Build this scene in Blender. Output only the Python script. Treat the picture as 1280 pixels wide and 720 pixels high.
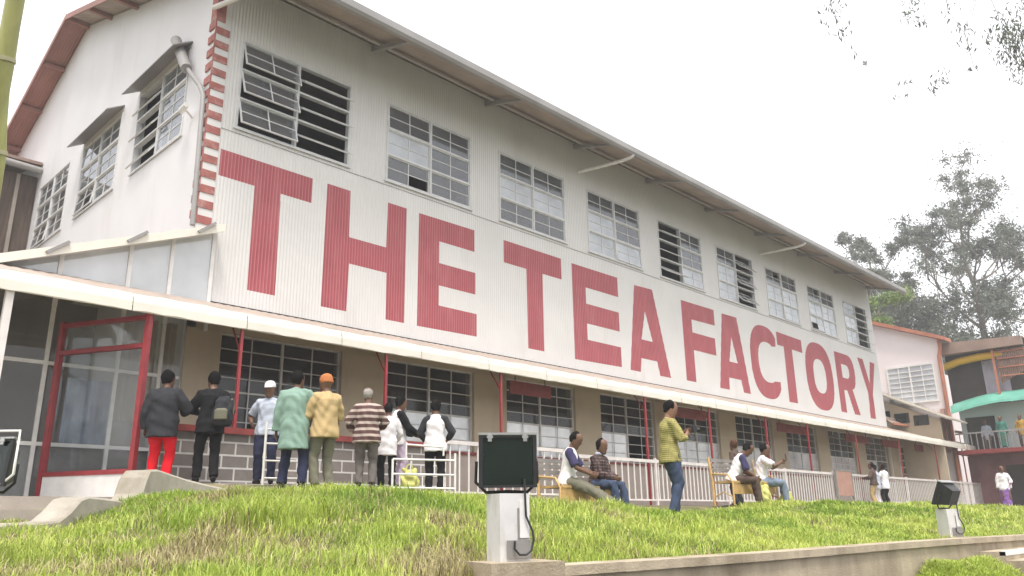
import bpy, math, random
import numpy as np
from mathutils import Vector, Matrix, noise as mnoise
from mathutils.geometry import tessellate_polygon
random.seed(7); rng = np.random.default_rng(7)
SC = bpy.context.scene; COL = SC.collection
for o in list(bpy.data.objects): bpy.data.objects.remove(o)
rad = math.radians

# ------------------------------------------------------------------ camera, sky, sun, exposure
cam_d = bpy.data.cameras.new('camera'); cam = bpy.data.objects.new('camera', cam_d); COL.objects.link(cam)
cam_d.sensor_width = 36; cam_d.lens = 27.996; cam_d.clip_start = 0.05; cam_d.clip_end = 2000
YAW, PIT, ROL = 0.797049, 0.286087, -0.0155169
fw = Vector((math.sin(YAW)*math.cos(PIT), math.cos(YAW)*math.cos(PIT), math.sin(PIT)))
r0 = Vector((math.cos(YAW), -math.sin(YAW), 0)); u0 = r0.cross(fw)
rt = r0*math.cos(ROL)+u0*math.sin(ROL); up = -r0*math.sin(ROL)+u0*math.cos(ROL)
M3 = Matrix((rt, up, -fw)).transposed()
cam.matrix_world = Matrix.Translation((-6.148, -14.677, 0)) @ M3.to_4x4()
SC.camera = cam

SUN_EL, SUN_AZ = 66, 218          # azimuth measured from +Y towards +X
w = bpy.data.worlds.new('World'); SC.world = w; w.use_nodes = True
nt = w.node_tree; nt.nodes.clear()
out = nt.nodes.new('ShaderNodeOutputWorld'); add = nt.nodes.new('ShaderNodeAddShader')
b1 = nt.nodes.new('ShaderNodeBackground'); b2 = nt.nodes.new('ShaderNodeBackground')
sk = nt.nodes.new('ShaderNodeTexSky'); sk.sky_type = 'NISHITA'; sk.sun_disc = False
sk.sun_elevation = rad(SUN_EL); sk.sun_rotation = rad(SUN_AZ); sk.dust_density = 6; sk.ozone_density = 0.5
nt.links.new(sk.outputs[0], b1.inputs[0]); b1.inputs[1].default_value = 0.06
b2.inputs[0].default_value = (1.0, 0.985, 0.975, 1); b2.inputs[1].default_value = 1.06   # bright even cloud cover
nt.links.new(b1.outputs[0], add.inputs[0]); nt.links.new(b2.outputs[0], add.inputs[1]); nt.links.new(add.outputs[0], out.inputs[0])
sun_d = bpy.data.lights.new('sun', 'SUN'); sun_d.energy = 2.4; sun_d.angle = rad(12); sun_d.color = (1, .96, .9)
sun = bpy.data.objects.new('sun', sun_d); COL.objects.link(sun)
sd = Vector((math.sin(rad(SUN_AZ))*math.cos(rad(SUN_EL)), math.cos(rad(SUN_AZ))*math.cos(rad(SUN_EL)), math.sin(rad(SUN_EL))))
sun.rotation_euler = sd.to_track_quat('Z', 'Y').to_euler(); sun.location = (0, -20, 40)
vs = SC.view_settings; vs.view_transform = 'Standard'; vs.look = 'None'; vs.gamma = 1; vs.use_curve_mapping = False; vs.exposure = 0.50
SC.render.engine = 'CYCLES'

# ------------------------------------------------------------------ materials
def mat(name, c, rough=.7, var=.12, scale=3.0, bump=0.0, bscale=40, metal=0, c2=None, stretch=(1,1,1), spec=.4, trans=0):
    m = bpy.data.materials.new(name); m.use_nodes = True
    n = m.node_tree.nodes; l = m.node_tree.links; p = n['Principled BSDF']
    p.inputs['Roughness'].default_value = rough; p.inputs['Metallic'].default_value = metal
    p.inputs['Specular IOR Level'].default_value = spec
    tc = n.new('ShaderNodeTexCoord'); mp = n.new('ShaderNodeMapping'); mp.inputs['Scale'].default_value = stretch
    l.new(tc.outputs['Object'], mp.inputs[0])
    nz = n.new('ShaderNodeTexNoise'); nz.inputs['Scale'].default_value = scale; nz.inputs['Detail'].default_value = 6
    l.new(mp.outputs[0], nz.inputs['Vector'])
    rp = n.new('ShaderNodeValToRGB')
    ca = Vector(c)*(1-var); cb = Vector(c)*(1+var) if c2 is None else Vector(c2)
    rp.color_ramp.elements[0].color = (*ca, 1); rp.color_ramp.elements[1].color = (*[min(x, .95) for x in cb], 1)
    rp.color_ramp.elements[0].position = .32; rp.color_ramp.elements[1].position = .68
    l.new(nz.outputs[0], rp.inputs[0]); l.new(rp.outputs[0], p.inputs['Base Color'])
    if bump:
        nb = n.new('ShaderNodeTexNoise'); nb.inputs['Scale'].default_value = bscale; nb.inputs['Detail'].default_value = 4
        l.new(mp.outputs[0], nb.inputs['Vector'])
        bp = n.new('ShaderNodeBump'); bp.inputs['Strength'].default_value = bump; bp.inputs['Distance'].default_value = .02
        l.new(nb.outputs[0], bp.inputs['Height']); l.new(bp.outputs[0], p.inputs['Normal'])
    if trans:
        tr = n.new('ShaderNodeBsdfTranslucent'); ad = n.new('ShaderNodeMixShader'); ad.inputs[0].default_value = trans
        l.new(rp.outputs[0], tr.inputs[0]); l.new(p.outputs[0], ad.inputs[1]); l.new(tr.outputs[0], ad.inputs[2])
        l.new(ad.outputs[0], n['Material Output'].inputs[0])
    return m

def grime(m, col, lo=.56, hi=.78, scale=1.2, stretch=(1,1,1), fac=.6):
    """stains of dirt with shapes of their own, over the base colour"""
    n = m.node_tree.nodes; l = m.node_tree.links; p = n['Principled BSDF']
    src = p.inputs['Base Color'].links[0].from_socket
    tc = n.new('ShaderNodeTexCoord'); mp = n.new('ShaderNodeMapping'); mp.inputs['Scale'].default_value = stretch
    l.new(tc.outputs['Object'], mp.inputs[0])
    nz = n.new('ShaderNodeTexNoise'); nz.inputs['Scale'].default_value = scale; nz.inputs['Detail'].default_value = 8; nz.inputs['Roughness'].default_value = .65
    l.new(mp.outputs[0], nz.inputs['Vector'])
    mr = n.new('ShaderNodeMapRange'); mr.inputs[1].default_value = lo; mr.inputs[2].default_value = hi; mr.inputs[4].default_value = fac
    l.new(nz.outputs[0], mr.inputs[0])
    mx = n.new('ShaderNodeMixRGB'); mx.inputs[2].default_value = (*col, 1)
    l.new(mr.outputs[0], mx.inputs[0]); l.new(src, mx.inputs[1]); l.new(mx.outputs[0], p.inputs['Base Color'])
    return m

def glassmat(name, tint, dust, dustcol=(.55,.56,.57), rough=.04, scale=.9, spec0=.07):
    """window pane: mirror by Fresnel, a film of dust, the rest looks through"""
    m = bpy.data.materials.new(name); m.use_nodes = True
    n = m.node_tree.nodes; l = m.node_tree.links; n.remove(n['Principled BSDF'])
    t = n.new('ShaderNodeBsdfTransparent'); t.inputs[0].default_value = (*tint, 1)
    d = n.new('ShaderNodeBsdfDiffuse'); d.inputs[0].default_value = (*dustcol, 1)
    tl = n.new('ShaderNodeBsdfTranslucent'); tl.inputs[0].default_value = (*dustcol, 1)
    g = n.new('ShaderNodeBsdfGlossy'); g.inputs[1].default_value = rough; g.inputs[0].default_value = (.95,.97,1,1)
    lw = n.new('ShaderNodeLayerWeight'); lw.inputs[0].default_value = .5
    pw = n.new('ShaderNodeMath'); pw.operation = 'POWER'; pw.inputs[1].default_value = 4.2; l.new(lw.outputs['Facing'], pw.inputs[0])
    fr = n.new('ShaderNodeMath'); fr.operation = 'MULTIPLY_ADD'; fr.inputs[1].default_value = .85; fr.inputs[2].default_value = .07; l.new(pw.outputs[0], fr.inputs[0])
    tc = n.new('ShaderNodeTexCoord'); nz = n.new('ShaderNodeTexNoise'); nz.inputs['Scale'].default_value = scale; nz.inputs['Detail'].default_value = 5
    l.new(tc.outputs['Object'], nz.inputs['Vector'])
    mr = n.new('ShaderNodeMapRange'); mr.inputs[1].default_value = .3; mr.inputs[2].default_value = .7
    mr.inputs[3].default_value = dust*.45; mr.inputs[4].default_value = min(dust*1.5, .97); l.new(nz.outputs[0], mr.inputs[0])
    m1 = n.new('ShaderNodeMixShader'); l.new(mr.outputs[0], m1.inputs[0]); l.new(t.outputs[0], m1.inputs[1]); l.new(d.outputs[0], m1.inputs[2])
    fr.inputs[2].default_value = spec0
    m2 = n.new('ShaderNodeMixShader'); l.new(fr.outputs[0], m2.inputs[0]); l.new(m1.outputs[0], m2.inputs[1]); l.new(g.outputs[0], m2.inputs[2])
    bp = n.new('ShaderNodeBump'); bp.inputs['Strength'].default_value = .08; bp.inputs['Distance'].default_value = .02
    nb = n.new('ShaderNodeTexNoise'); nb.inputs['Scale'].default_value = 2.2; l.new(tc.outputs['Object'], nb.inputs['Vector']); l.new(nb.outputs[0], bp.inputs['Height'])
    l.new(bp.outputs[0], g.inputs['Normal'])
    l.new(m2.outputs[0], n['Material Output'].inputs[0]); return m

def stripes(name, ca, cb, period, axis='Z', duty=.5, rough=.85, third=None, grid=False):
    """woven pattern: bands along one axis, or a check along two"""
    m = bpy.data.materials.new(name); m.use_nodes = True
    n = m.node_tree.nodes; l = m.node_tree.links; p = n['Principled BSDF']; p.inputs['Roughness'].default_value = rough
    p.inputs['Specular IOR Level'].default_value = .2
    tc = n.new('ShaderNodeTexCoord'); sp = n.new('ShaderNodeSeparateXYZ'); l.new(tc.outputs['Object'], sp.inputs[0])
    def band(ax, dut):
        a = n.new('ShaderNodeMath'); a.operation = 'DIVIDE'; a.inputs[1].default_value = period; l.new(sp.outputs[ax], a.inputs[0])
        b = n.new('ShaderNodeMath'); b.operation = 'FRACT'; l.new(a.outputs[0], b.inputs[0])
        c = n.new('ShaderNodeMath'); c.operation = 'LESS_THAN'; c.inputs[1].default_value = dut; l.new(b.outputs[0], c.inputs[0]); return c
    f = band(axis, duty); mx = n.new('ShaderNodeMixRGB'); mx.inputs[1].default_value = (*ca, 1); mx.inputs[2].default_value = (*cb, 1)
    l.new(f.outputs[0], mx.inputs[0]); o = mx.outputs[0]
    if grid:
        g = band('X', duty); m2 = n.new('ShaderNodeMixRGB'); m2.inputs[2].default_value = (*(third or cb), 1)
        h = n.new('ShaderNodeMath'); h.operation = 'MULTIPLY'; h.inputs[1].default_value = .7; l.new(g.outputs[0], h.inputs[0])
        l.new(h.outputs[0], m2.inputs[0]); l.new(o, m2.inputs[1]); o = m2.outputs[0]
    l.new(o, p.inputs['Base Color']); return m

def brickmat(name, ca, cb, mortar, bw, bh, ms, off=.5):
    m = bpy.data.materials.new(name); m.use_nodes = True
    n = m.node_tree.nodes; l = m.node_tree.links; p = n['Principled BSDF']; p.inputs['Roughness'].default_value = .85
    tc = n.new('ShaderNodeTexCoord'); sp = n.new('ShaderNodeSeparateXYZ'); l.new(tc.outputs['Object'], sp.inputs[0])
    a = n.new('ShaderNodeMath'); l.new(sp.outputs['X'], a.inputs[0]); l.new(sp.outputs['Y'], a.inputs[1])
    cb_ = n.new('ShaderNodeCombineXYZ'); l.new(a.outputs[0], cb_.inputs[0]); l.new(sp.outputs['Z'], cb_.inputs[1])
    br = n.new('ShaderNodeTexBrick'); br.offset = off; br.inputs['Scale'].default_value = 1
    br.inputs['Color1'].default_value = (*ca, 1); br.inputs['Color2'].default_value = (*cb, 1); br.inputs['Mortar'].default_value = (*mortar, 1)
    br.inputs['Brick Width'].default_value = bw; br.inputs['Row Height'].default_value = bh; br.inputs['Mortar Size'].default_value = ms; br.inputs['Mortar Smooth'].default_value = .15
    l.new(cb_.outputs[0], br.inputs['Vector'])
    nz = n.new('ShaderNodeTexNoise'); nz.inputs['Scale'].default_value = 9; nz.inputs['Detail'].default_value = 6; l.new(tc.outputs['Object'], nz.inputs['Vector'])
    mr = n.new('ShaderNodeMapRange'); mr.inputs[3].default_value = .78; mr.inputs[4].default_value = 1.15; l.new(nz.outputs[0], mr.inputs[0])
    mx = n.new('ShaderNodeMixRGB'); mx.blend_type = 'MULTIPLY'; mx.inputs[0].default_value = 1
    l.new(br.outputs['Color'], mx.inputs[1]); l.new(mr.outputs[0], mx.inputs[2]); l.new(mx.outputs[0], p.inputs['Base Color'])
    bp = n.new('ShaderNodeBump'); bp.inputs['Strength'].default_value = .6; bp.inputs['Distance'].default_value = .01
    l.new(br.outputs['Fac'], bp.inputs['Height']); l.new(bp.outputs[0], p.inputs['Normal']); return m

K = {}
K['white_wall'] = grime(mat('white_wall', (.66,.645,.63), .6, .04, .8), (.42,.36,.30), .57, .85, .9, (1,1,.18), .5)
K['gable_white'] = grime(mat('gable_white', (.68,.67,.68), .7, .03, .8), (.44,.39,.37), .54, .82, .7, (1,1,.25), .45)
K['sign_red'] = grime(mat('sign_red', (.345,.065,.08), .6, .10, 1.5), (.50,.20,.21), .5, .8, 2.2, (1,1,.2), .55)
n_ = K['sign_red'].node_tree.nodes; l_ = K['sign_red'].node_tree.links; p_ = n_['Principled BSDF']    # ridges of the sheeting coloured lighter, to add to their weak shading
s_ = p_.inputs['Base Color'].links[0].from_socket; tc_ = n_.new('ShaderNodeTexCoord'); sx_ = n_.new('ShaderNodeSeparateXYZ'); l_.new(tc_.outputs['Object'], sx_.inputs[0])
a_ = n_.new('ShaderNodeMath'); a_.operation = 'MULTIPLY'; a_.inputs[1].default_value = 2*math.pi/.076; l_.new(sx_.outputs['X'], a_.inputs[0])
c_ = n_.new('ShaderNodeMath'); c_.operation = 'COSINE'; l_.new(a_.outputs[0], c_.inputs[0])
r_ = n_.new('ShaderNodeMapRange'); r_.inputs[1].default_value = .2; r_.inputs[2].default_value = 1; r_.inputs[4].default_value = .42; l_.new(c_.outputs[0], r_.inputs[0])
x_ = n_.new('ShaderNodeMixRGB'); x_.inputs[2].default_value = (.58,.30,.31,1); l_.new(r_.outputs[0], x_.inputs[0]); l_.new(s_, x_.inputs[1]); l_.new(x_.outputs[0], p_.inputs['Base Color'])
K['quoin_red'] = grime(mat('quoin_red', (.33,.115,.10), .8, .18, 4), (.55,.42,.38), .5, .72, 5, (1,1,1), .6)
K['gutter'] = grime(mat('gutter', (.29,.28,.275), .5, .12, 1.0), (.20,.18,.16), .5, .8, 1.5, (.3,1,1), .5)
K['roof_red'] = grime(mat('roof_red', (.34,.17,.14), .7, .15, .8), (.20,.12,.10), .5, .8, 1.2, (1,.3,1), .5)
K['eave_sheet'] = grime(mat('eave_sheet', (.40,.33,.28), .7, .12, 1.0), (.22,.16,.12), .5, .8, 1.5, (.3,1,1), .5)
K['soffit'] = mat('soffit', (.40,.37,.35), .8, .12, 1.2)
K['frame'] = mat('frame', (.60,.60,.60), .5, .1, 5)
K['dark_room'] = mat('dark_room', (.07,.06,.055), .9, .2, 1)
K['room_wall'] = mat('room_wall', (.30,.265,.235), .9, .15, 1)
K['glass'] = glassmat('glass', (.75,.8,.82), .16)
K['glass_dusty'] = glassmat('glass_dusty', (.62,.65,.68), .20, (.50,.53,.57), scale=.6)
K['glass_pale'] = glassmat('glass_pale', (.6,.64,.68), .62, (.72,.75,.80), scale=.6)
K['porch_pane'] = glassmat('porch_pane', (.6,.62,.64), .66, (.76,.79,.80), .08, spec0=.14, scale=.5)
K['glass_clear'] = glassmat('glass_clear', (.82,.85,.86), .05, spec0=.04)
K['frosted'] = glassmat('frosted', (.5,.5,.5), .92, (.93,.95,.97), .25, spec0=.32)
K['beige'] = grime(mat('beige', (.50,.42,.315), .8, .07, 1.2), (.27,.22,.17), .5, .8, 1.0, (1,1,.4), .45)
K['dado'] = grime(mat('dado', (.52,.44,.39), .8, .08, 1.5), (.26,.2,.17), .5, .8, 1.5, (1,1,.5), .5)
K['block'] = brickmat('block', (.20,.178,.165), (.245,.215,.20), (.60,.59,.57), .46, .205, .016)
K['red_paint'] = mat('red_paint', (.29,.035,.042), .4, .15, 6)
K['dull_red'] = mat('dull_red', (.25,.05,.045), .5, .2, 6)
K['cream'] = grime(mat('cream', (.80,.76,.68), .55, .05, 1.5, trans=.12), (.56,.47,.36), .55, .8, 1.1, (.6,1,1), .4)
K['under'] = mat('under', (.36,.30,.26), .8, .15, 2)
K['white_paint'] = mat('white_paint', (.74,.73,.71), .45, .07, 6)
K['rail_paint'] = mat('rail_paint', (.66,.62,.60), .5, .1, 4)
K['concrete'] = grime(mat('concrete', (.42,.355,.26), .9, .18, 3, .4, 60), (.17,.13,.08), .45, .72, 1.8, (1,1,.3), .75)
K['pedestal'] = grime(mat('pedestal', (.62,.61,.60), .7, .08, 5), (.30,.26,.21), .5, .75, 7, (1,1,.5), .6)
K['kerb'] = grime(mat('kerb', (.36,.33,.28), .9, .14, 4, .3, 60), (.20,.17,.12), .46, .75, 2.8, (1,1,.5), .75)
K['soil'] = mat('soil', (.13,.15,.05), .95, .35, 2.5, .5, 30, c2=(.22,.19,.10))
K['paving'] = mat('paving', (.36,.32,.28), .9, .15, 2, .2, 50)
K['asphalt'] = mat('asphalt', (.055,.055,.055), .9, .25, 3, .3, 120)
K['black_metal'] = mat('black_metal', (.022,.023,.025), .42, .25, 8)
K['lamp_glass'] = mat('lamp_glass', (.010,.018,.014), .12, .3, 3, spec=.6)
K['steel'] = mat('steel', (.45,.45,.44), .35, .1, 8, metal=.7)
K['grey_box'] = mat('grey_box', (.24,.23,.22), .7, .15, 6)
K['bamboo'] = grime(mat('bamboo', (.36,.36,.13), .4, .18, 2.0, stretch=(3,3,.6)), (.19,.2,.07), .45, .75, 3, (3,3,.5), .7)
K['bamboo_node'] = mat('bamboo_node', (.48,.45,.28), .6, .15, 6)
K['wood_dark'] = mat('wood_dark', (.085,.062,.05), .8, .3, 3, stretch=(5,5,.4))
K['straw_cane'] = mat('straw_cane', (.52,.34,.14), .5, .2, 8)
K['pink_wall'] = grime(mat('pink_wall', (.80,.73,.74), .8, .03, 1), (.6,.52,.5), .6, .85, .8, (1,1,.4), .3)
K['tile_red'] = mat('tile_red', (.42,.17,.11), .8, .15, 2)
K['brown_sheet'] = mat('brown_sheet', (.27,.19,.155), .7, .18, 1.5)
K['yellow'] = mat('yellow', (.62,.38,.03), .5, .12, 2)
K['green_sheet'] = mat('green_sheet', (.20,.56,.44), .3, .12, 1.5, trans=.3)
K['bluewhite'] = mat('bluewhite', (.60,.66,.67), .8, .06, 1)
K['magenta'] = grime(mat('magenta', (.27,.14,.14), .8, .2, 1.5), (.14,.08,.08), .5, .75, 1.2, (1,1,.5), .6)
K['orange_board'] = mat('orange_board', (.40,.23,.18), .6, .12, 3)
K['lilac_cloth'] = mat('lilac_cloth', (.62,.58,.68), .9, .08, 2, trans=.3)
K['blue_cloth'] = mat('blue_cloth', (.45,.52,.66), .9, .15, 3, trans=.2)
K['bag_yellow'] = mat('bag_yellow', (.66,.66,.22), .45, .12, 6, .6, 14, trans=.3)
K['paper'] = mat('paper', (.78,.77,.74), .8, .03, 5)
K['bark'] = mat('bark', (.22,.19,.16), .9, .3, 3, .5, 12, stretch=(2,2,.4))

# ------------------------------------------------------------------ mesh helpers
class MB:
    def __init__(s): s.v = []; s.f = []; s.m = []; s.smooth = []
    def face(s, pts, mi=0, sm=False):
        b = len(s.v); s.v += [tuple(p) for p in pts]; s.f.append(tuple(range(b, b+len(pts)))); s.m.append(mi); s.smooth.append(sm)
    def raw(s, v, f, mi=0, sm=False):
        b = len(s.v); s.v += [tuple(p) for p in v]; s.f += [tuple(i+b for i in q) for q in f]; s.m += [mi]*len(f); s.smooth += [sm]*len(f)
    def box(s, x0, x1, y0, y1, z0, z1, mi=0, M=None):
        v = [Vector((x, y, z)) for z in (z0, z1) for y in (y0, y1) for x in (x0, x1)]
        if M is not None: v = [M @ p for p in v]
        s.raw(v, [(0,2,3,1),(4,5,7,6),(0,1,5,4),(2,6,7,3),(0,4,6,2),(1,3,7,5)], mi)
    def bar(s, a, b, w, h=None, mi=0, upv=(0,0,1)):
        a, b = Vector(a), Vector(b); d = (b-a).normalized(); h = h or w
        sx = d.cross(Vector(upv));
        if sx.length < 1e-3: sx = d.cross(Vector((1,0,0)))
        sx.normalize(); sy = sx.cross(d)
        v = [p+sx*i*w/2+sy*j*h/2 for p in (a, b) for i, j in ((-1,-1),(1,-1),(1,1),(-1,1))]
        s.raw(v, [(0,1,2,3),(7,6,5,4),(0,4,5,1),(1,5,6,2),(2,6,7,3),(3,7,4,0)], mi)
    def tube(s, pts, r, n=10, mi=0, cap=True):
        pts = [Vector(p) for p in pts]; rr = r if isinstance(r, (list, tuple)) else [r]*len(pts)
        v = []; prev = None
        for i, p in enumerate(pts):
            d = (pts[min(i+1, len(pts)-1)]-pts[max(i-1, 0)]).normalized()
            if prev is None:
                a = d.cross(Vector((0,0,1)))
                if a.length < 1e-2: a = d.cross(Vector((1,0,0)))
            else: a = prev - d*prev.dot(d)
            a.normalize(); prev = a; b = d.cross(a)
            v += [p+(a*math.cos(2*math.pi*k/n)+b*math.sin(2*math.pi*k/n))*rr[i] for k in range(n)]
        f = [(i*n+k, i*n+(k+1)%n, (i+1)*n+(k+1)%n, (i+1)*n+k) for i in range(len(pts)-1) for k in range(n)]
        s.raw(v, f, mi, True)
        if cap: s.face([v[k] for k in range(n)][::-1], mi); s.face(v[-n:], mi)
    def prism(s, poly, axis, a, b, mi=0):
        """poly in the two other axes, extruded along axis from a to b"""
        def P(q, t): return (t, q[0], q[1]) if axis == 'x' else ((q[0], t, q[1]) if axis == 'y' else (q[0], q[1], t))
        s.face([P(q, a) for q in poly], mi); s.face([P(q, b) for q in poly][::-1], mi)
        n = len(poly)
        for i in range(n): s.face([P(poly[i], b), P(poly[(i+1) % n], b), P(poly[(i+1) % n], a), P(poly[i], a)], mi)
    def sphere(s, c, r, M=None, n=12, m=8, mi=0):
        v = []
        for i in range(m+1):
            t = math.pi*i/m
            for k in range(n):
                p = Vector((r[0]*math.sin(t)*math.cos(2*math.pi*k/n), r[1]*math.sin(t)*math.sin(2*math.pi*k/n), r[2]*math.cos(t)))
                v.append(Vector(c)+(M @ p if M is not None else p))
        f = [(i*n+k, (i+1)*n+k, (i+1)*n+(k+1)%n, i*n+(k+1)%n) for i in range(m) for k in range(n)]
        s.raw(v, f, mi, True)
    def build(s, name, mats, parent=None, loc=(0,0,0)):
        """loc: world position of the new object's origin; vertices are given in world (or parent) space"""
        me = bpy.data.meshes.new(name); L = Vector(loc)
        me.from_pydata([tuple(Vector(p)-L) for p in s.v], [], s.f)
        for q in (mats if isinstance(mats, (list, tuple)) else [mats]): me.materials.append(K[q] if isinstance(q, str) else q)
        me.polygons.foreach_set('material_index', s.m); me.polygons.foreach_set('use_smooth', s.smooth); me.update()
        o = bpy.data.objects.new(name, me); COL.objects.link(o)
        if parent: o.parent = parent
        else: o.location = L
        return o
def wp(o):
    """world place of a thing (things are not turned unless noted)"""
    p = Vector((0,0,0))
    while o: p += o.location; o = o.parent
    return p
def part(mb, name, mats, parent): return mb.build(name, mats, parent, wp(parent))
def tag(o, label=None, cat=None, group=None, kind=None):
    if label: o['label'] = label
    if cat: o['category'] = cat
    if group: o['group'] = group
    if kind: o['kind'] = kind
    return o
def thing(name, label, cat, loc=(0,0,0), group=None, rz=0):
    o = bpy.data.objects.new(name, None); o.empty_display_size = .2; COL.objects.link(o); o.location = loc; o.rotation_euler.z = rz
    return tag(o, label, cat, group)
def copy_tree(o, parent=None):
    c = o.copy(); COL.objects.link(c); c.parent = parent
    for ch in list(o.children): copy_tree(ch, c)
    return c
def npmesh(name, V, F, mats, mi=None, parent=None, smooth=False):
    """V (n,3), F (m,4) or (m,3)"""
    me = bpy.data.meshes.new(name); k = F.shape[1]
    me.vertices.add(len(V)); me.vertices.foreach_set('co', V.astype(np.float32).ravel())
    me.loops.add(F.size); me.loops.foreach_set('vertex_index', F.astype(np.int32).ravel())
    me.polygons.add(len(F)); me.polygons.foreach_set('loop_start', (np.arange(len(F))*k).astype(np.int32)); me.polygons.foreach_set('loop_total', np.full(len(F), k, np.int32))
    for q in mats: me.materials.append(K[q] if isinstance(q, str) else q)
    if mi is not None: me.polygons.foreach_set('material_index', mi.astype(np.int32))
    if smooth: me.polygons.foreach_set('use_smooth', np.ones(len(F), bool))
    me.update(calc_edges=True); me.validate()
    o = bpy.data.objects.new(name, me); COL.objects.link(o); o.parent = parent; return o

# ------------------------------------------------------------------ the ground
def smooth(a, b, x):
    t = np.clip((x-a)/(b-a), 0, 1); return t*t*(3-2*t)
CRX = np.array([-9,-5.5,-4.2,-3.5,-2.6,-1.8,-1,0,1,3,5,7.7,9.1,11,13.6,20,30,60.])
CRZ = np.array([-.4,-.25,-.06,-.0,.20,.27,.24,.20,.18,.09,.0,.05,.22,.18,.17,.12,.15,.2])
def wall_y(x): return -10.70 - 0.056*np.clip(x, -14, 60)
def terr(x): return .64 + (.34-.64)*smooth(1, 9, x) - .26*(1-smooth(-1.7, -.7, x)) - .3*(1-smooth(-5.2, -3.4, x))
def ground(x, y):
    x = np.asarray(x, float); y = np.asarray(y, float)
    zc = np.interp(x, CRX, CRZ); wy = wall_y(x)+.1; yc = -7.3 - .9*smooth(5, 12, x) + 1.4*smooth(0.5, -2.5, x)
    zt = terr(x)
    up_ = np.where(y > yc, zc + (zt-zc)*smooth(0, 1, (y-yc)/(-2.3-yc))*1.0, 0)
    t = np.clip((y-wy)/(yc-wy), 0, 1)
    lo = -.40 + (zc+.40)*(1-(1-t)**1.7)
    bump = .035*np.sin(x*1.7+y*2.3)+.03*np.sin(x*3.1-y*1.3+1)+.02*np.sin(x*5.3+y*4.1)
    bump = bump*np.clip(t*3, 0, 1)*np.clip((-4.5-y)/1.5, 0, 1)
    z = np.where(y > yc, up_, lo)+bump
    return z
def gz(x, y): return float(ground(x, y))
xs = np.unique(np.concatenate([np.array([-400,-200,-80,-40,-20]), np.arange(-12, 32, .2), np.array([34,38,42,46,50,60,80,120,200,400.])]))
ys = np.unique(np.concatenate([np.arange(-10.9, -2, .15), np.array([-2,-1,0,4,10,20,40,80,150,400.])]))
def wy(x): return wall_y(np.clip(x, -14, 60))
wall_y_ = wall_y
def sheet(name, XX, YY, ZZ, mats):
    ny, nx = XX.shape; V = np.stack([XX, YY, ZZ], -1).reshape(-1, 3)
    i, j = np.meshgrid(np.arange(ny-1), np.arange(nx-1), indexing='ij'); a = (i*nx+j).ravel()
    F = np.stack([a, a+1, a+nx+1, a+nx], 1); return npmesh(name, V, F, mats, smooth=True)
ss = np.concatenate([np.arange(0, 9, .15), np.array([9.2, 10.5, 12, 16, 24, 40, 80, 160, 400.])])
XX, SS = np.meshgrid(xs, ss); YY = wy(XX)+.08+SS
ZZ = ground(np.clip(XX, -40, 60), YY)
tag(sheet('ground', XX, YY, ZZ, ['soil']), kind='structure')
gx = np.array([-400,-100,-40,-20,-10,0,10,20,30,60,120,400.]); gs = np.array([0,.5,2,5,10,30,100,400.])
XX, SS = np.meshgrid(gx, gs); YY = wy(XX)-.15-SS
tag(sheet('road', XX, YY, np.full_like(XX, -1.55), ['asphalt']), kind='structure')
# paved walk in front of the railing, a sheet just above the soil
px_ = np.concatenate([np.arange(-3.3, 12, .4), np.array([14,20,30,40,48.])]); pv = np.array([-3.3,-2.9,-2.5,-2.2,-1.4,-.7,0.])
XX, YY = np.meshgrid(px_, pv); tag(sheet('path', XX, YY, ground(XX, YY)+.006, ['paving']), kind='structure')
# grassy verge at the foot of the retaining wall, right
vx = np.linspace(3.2, 6.2, 24); vsx = np.linspace(0, 1.6, 14)
XX, SS = np.meshgrid(vx, vsx); YY = wy(XX)-.13-SS
e = np.clip((XX-3.2)/1.4, 0, 1)*np.clip((6.2-XX)/.3, 0, 1)
VZ = -1.58+ (.98*np.clip((1.6-SS)/1.3, 0, 1)**.8)*np.sqrt(e)
tag(sheet('grass_verge_ground', XX, YY, VZ, ['soil']), kind='structure')

# ------------------------------------------------------------------ retaining wall
rw = thing('retaining_wall', 'long low stained concrete wall holding up the grass bank', 'wall', (2, float(wy(2)), -1.55))
m = MB(); cpm = MB(); q = np.linspace(-14, 34, 60)
for a, b in zip(q[:-1], q[1:]):
    ya, yb = float(wy(a)), float(wy(b))
    for (mb, z0, z1, o0, o1) in ((m, -1.6, -.37, -.11, .10), (cpm, -.37, -.30, -.15, .13)):
        jz = .006*math.sin(a*7)-.3*float(1-smooth(-3.2, -2.2, a))*(z1 > -.36)-.3*float(1-smooth(-3.2, -2.2, a))*(z1 < -.36)
        z0 = z0 if z0 < -1 else z0+jz
        v = [(a, ya+o0, z0), (b, yb+o0, z0), (b, yb+o1, z0), (a, ya+o1, z0), (a, ya+o0, z1+jz), (b, yb+o0, z1+jz), (b, yb+o1, z1+jz), (a, ya+o1, z1+jz)]
        mb.raw(v, [(0,1,5,4), (1,2,6,5), (2,3,7,6), (3,0,4,7), (4,5,6,7), (3,2,1,0)])
part(m, 'wall_face', 'concrete', rw); part(cpm, 'coping', 'concrete', rw)
# short flight of steps at the right end of the wall
st = thing('concrete_steps', 'short flight of grey steps with white painted nosings below the wall', 'steps', (7.4, -11.9, -1.5))
y0 = float(wy(7.4))-.13
for k in range(5):
    m = MB(); z = -.47-.11*k; m.box(6.28, 9.6, y0-.3*(k+1), y0-.3*k, -1.6, z); s_ = part(m, 'step', 'concrete', st)
    m = MB(); m.box(6.28, 9.6, y0-.3*(k+1)-.006, y0-.3*(k+1)+.07, z-.05, z+.006); part(m, 'nosing', 'white_paint', s_)

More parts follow.
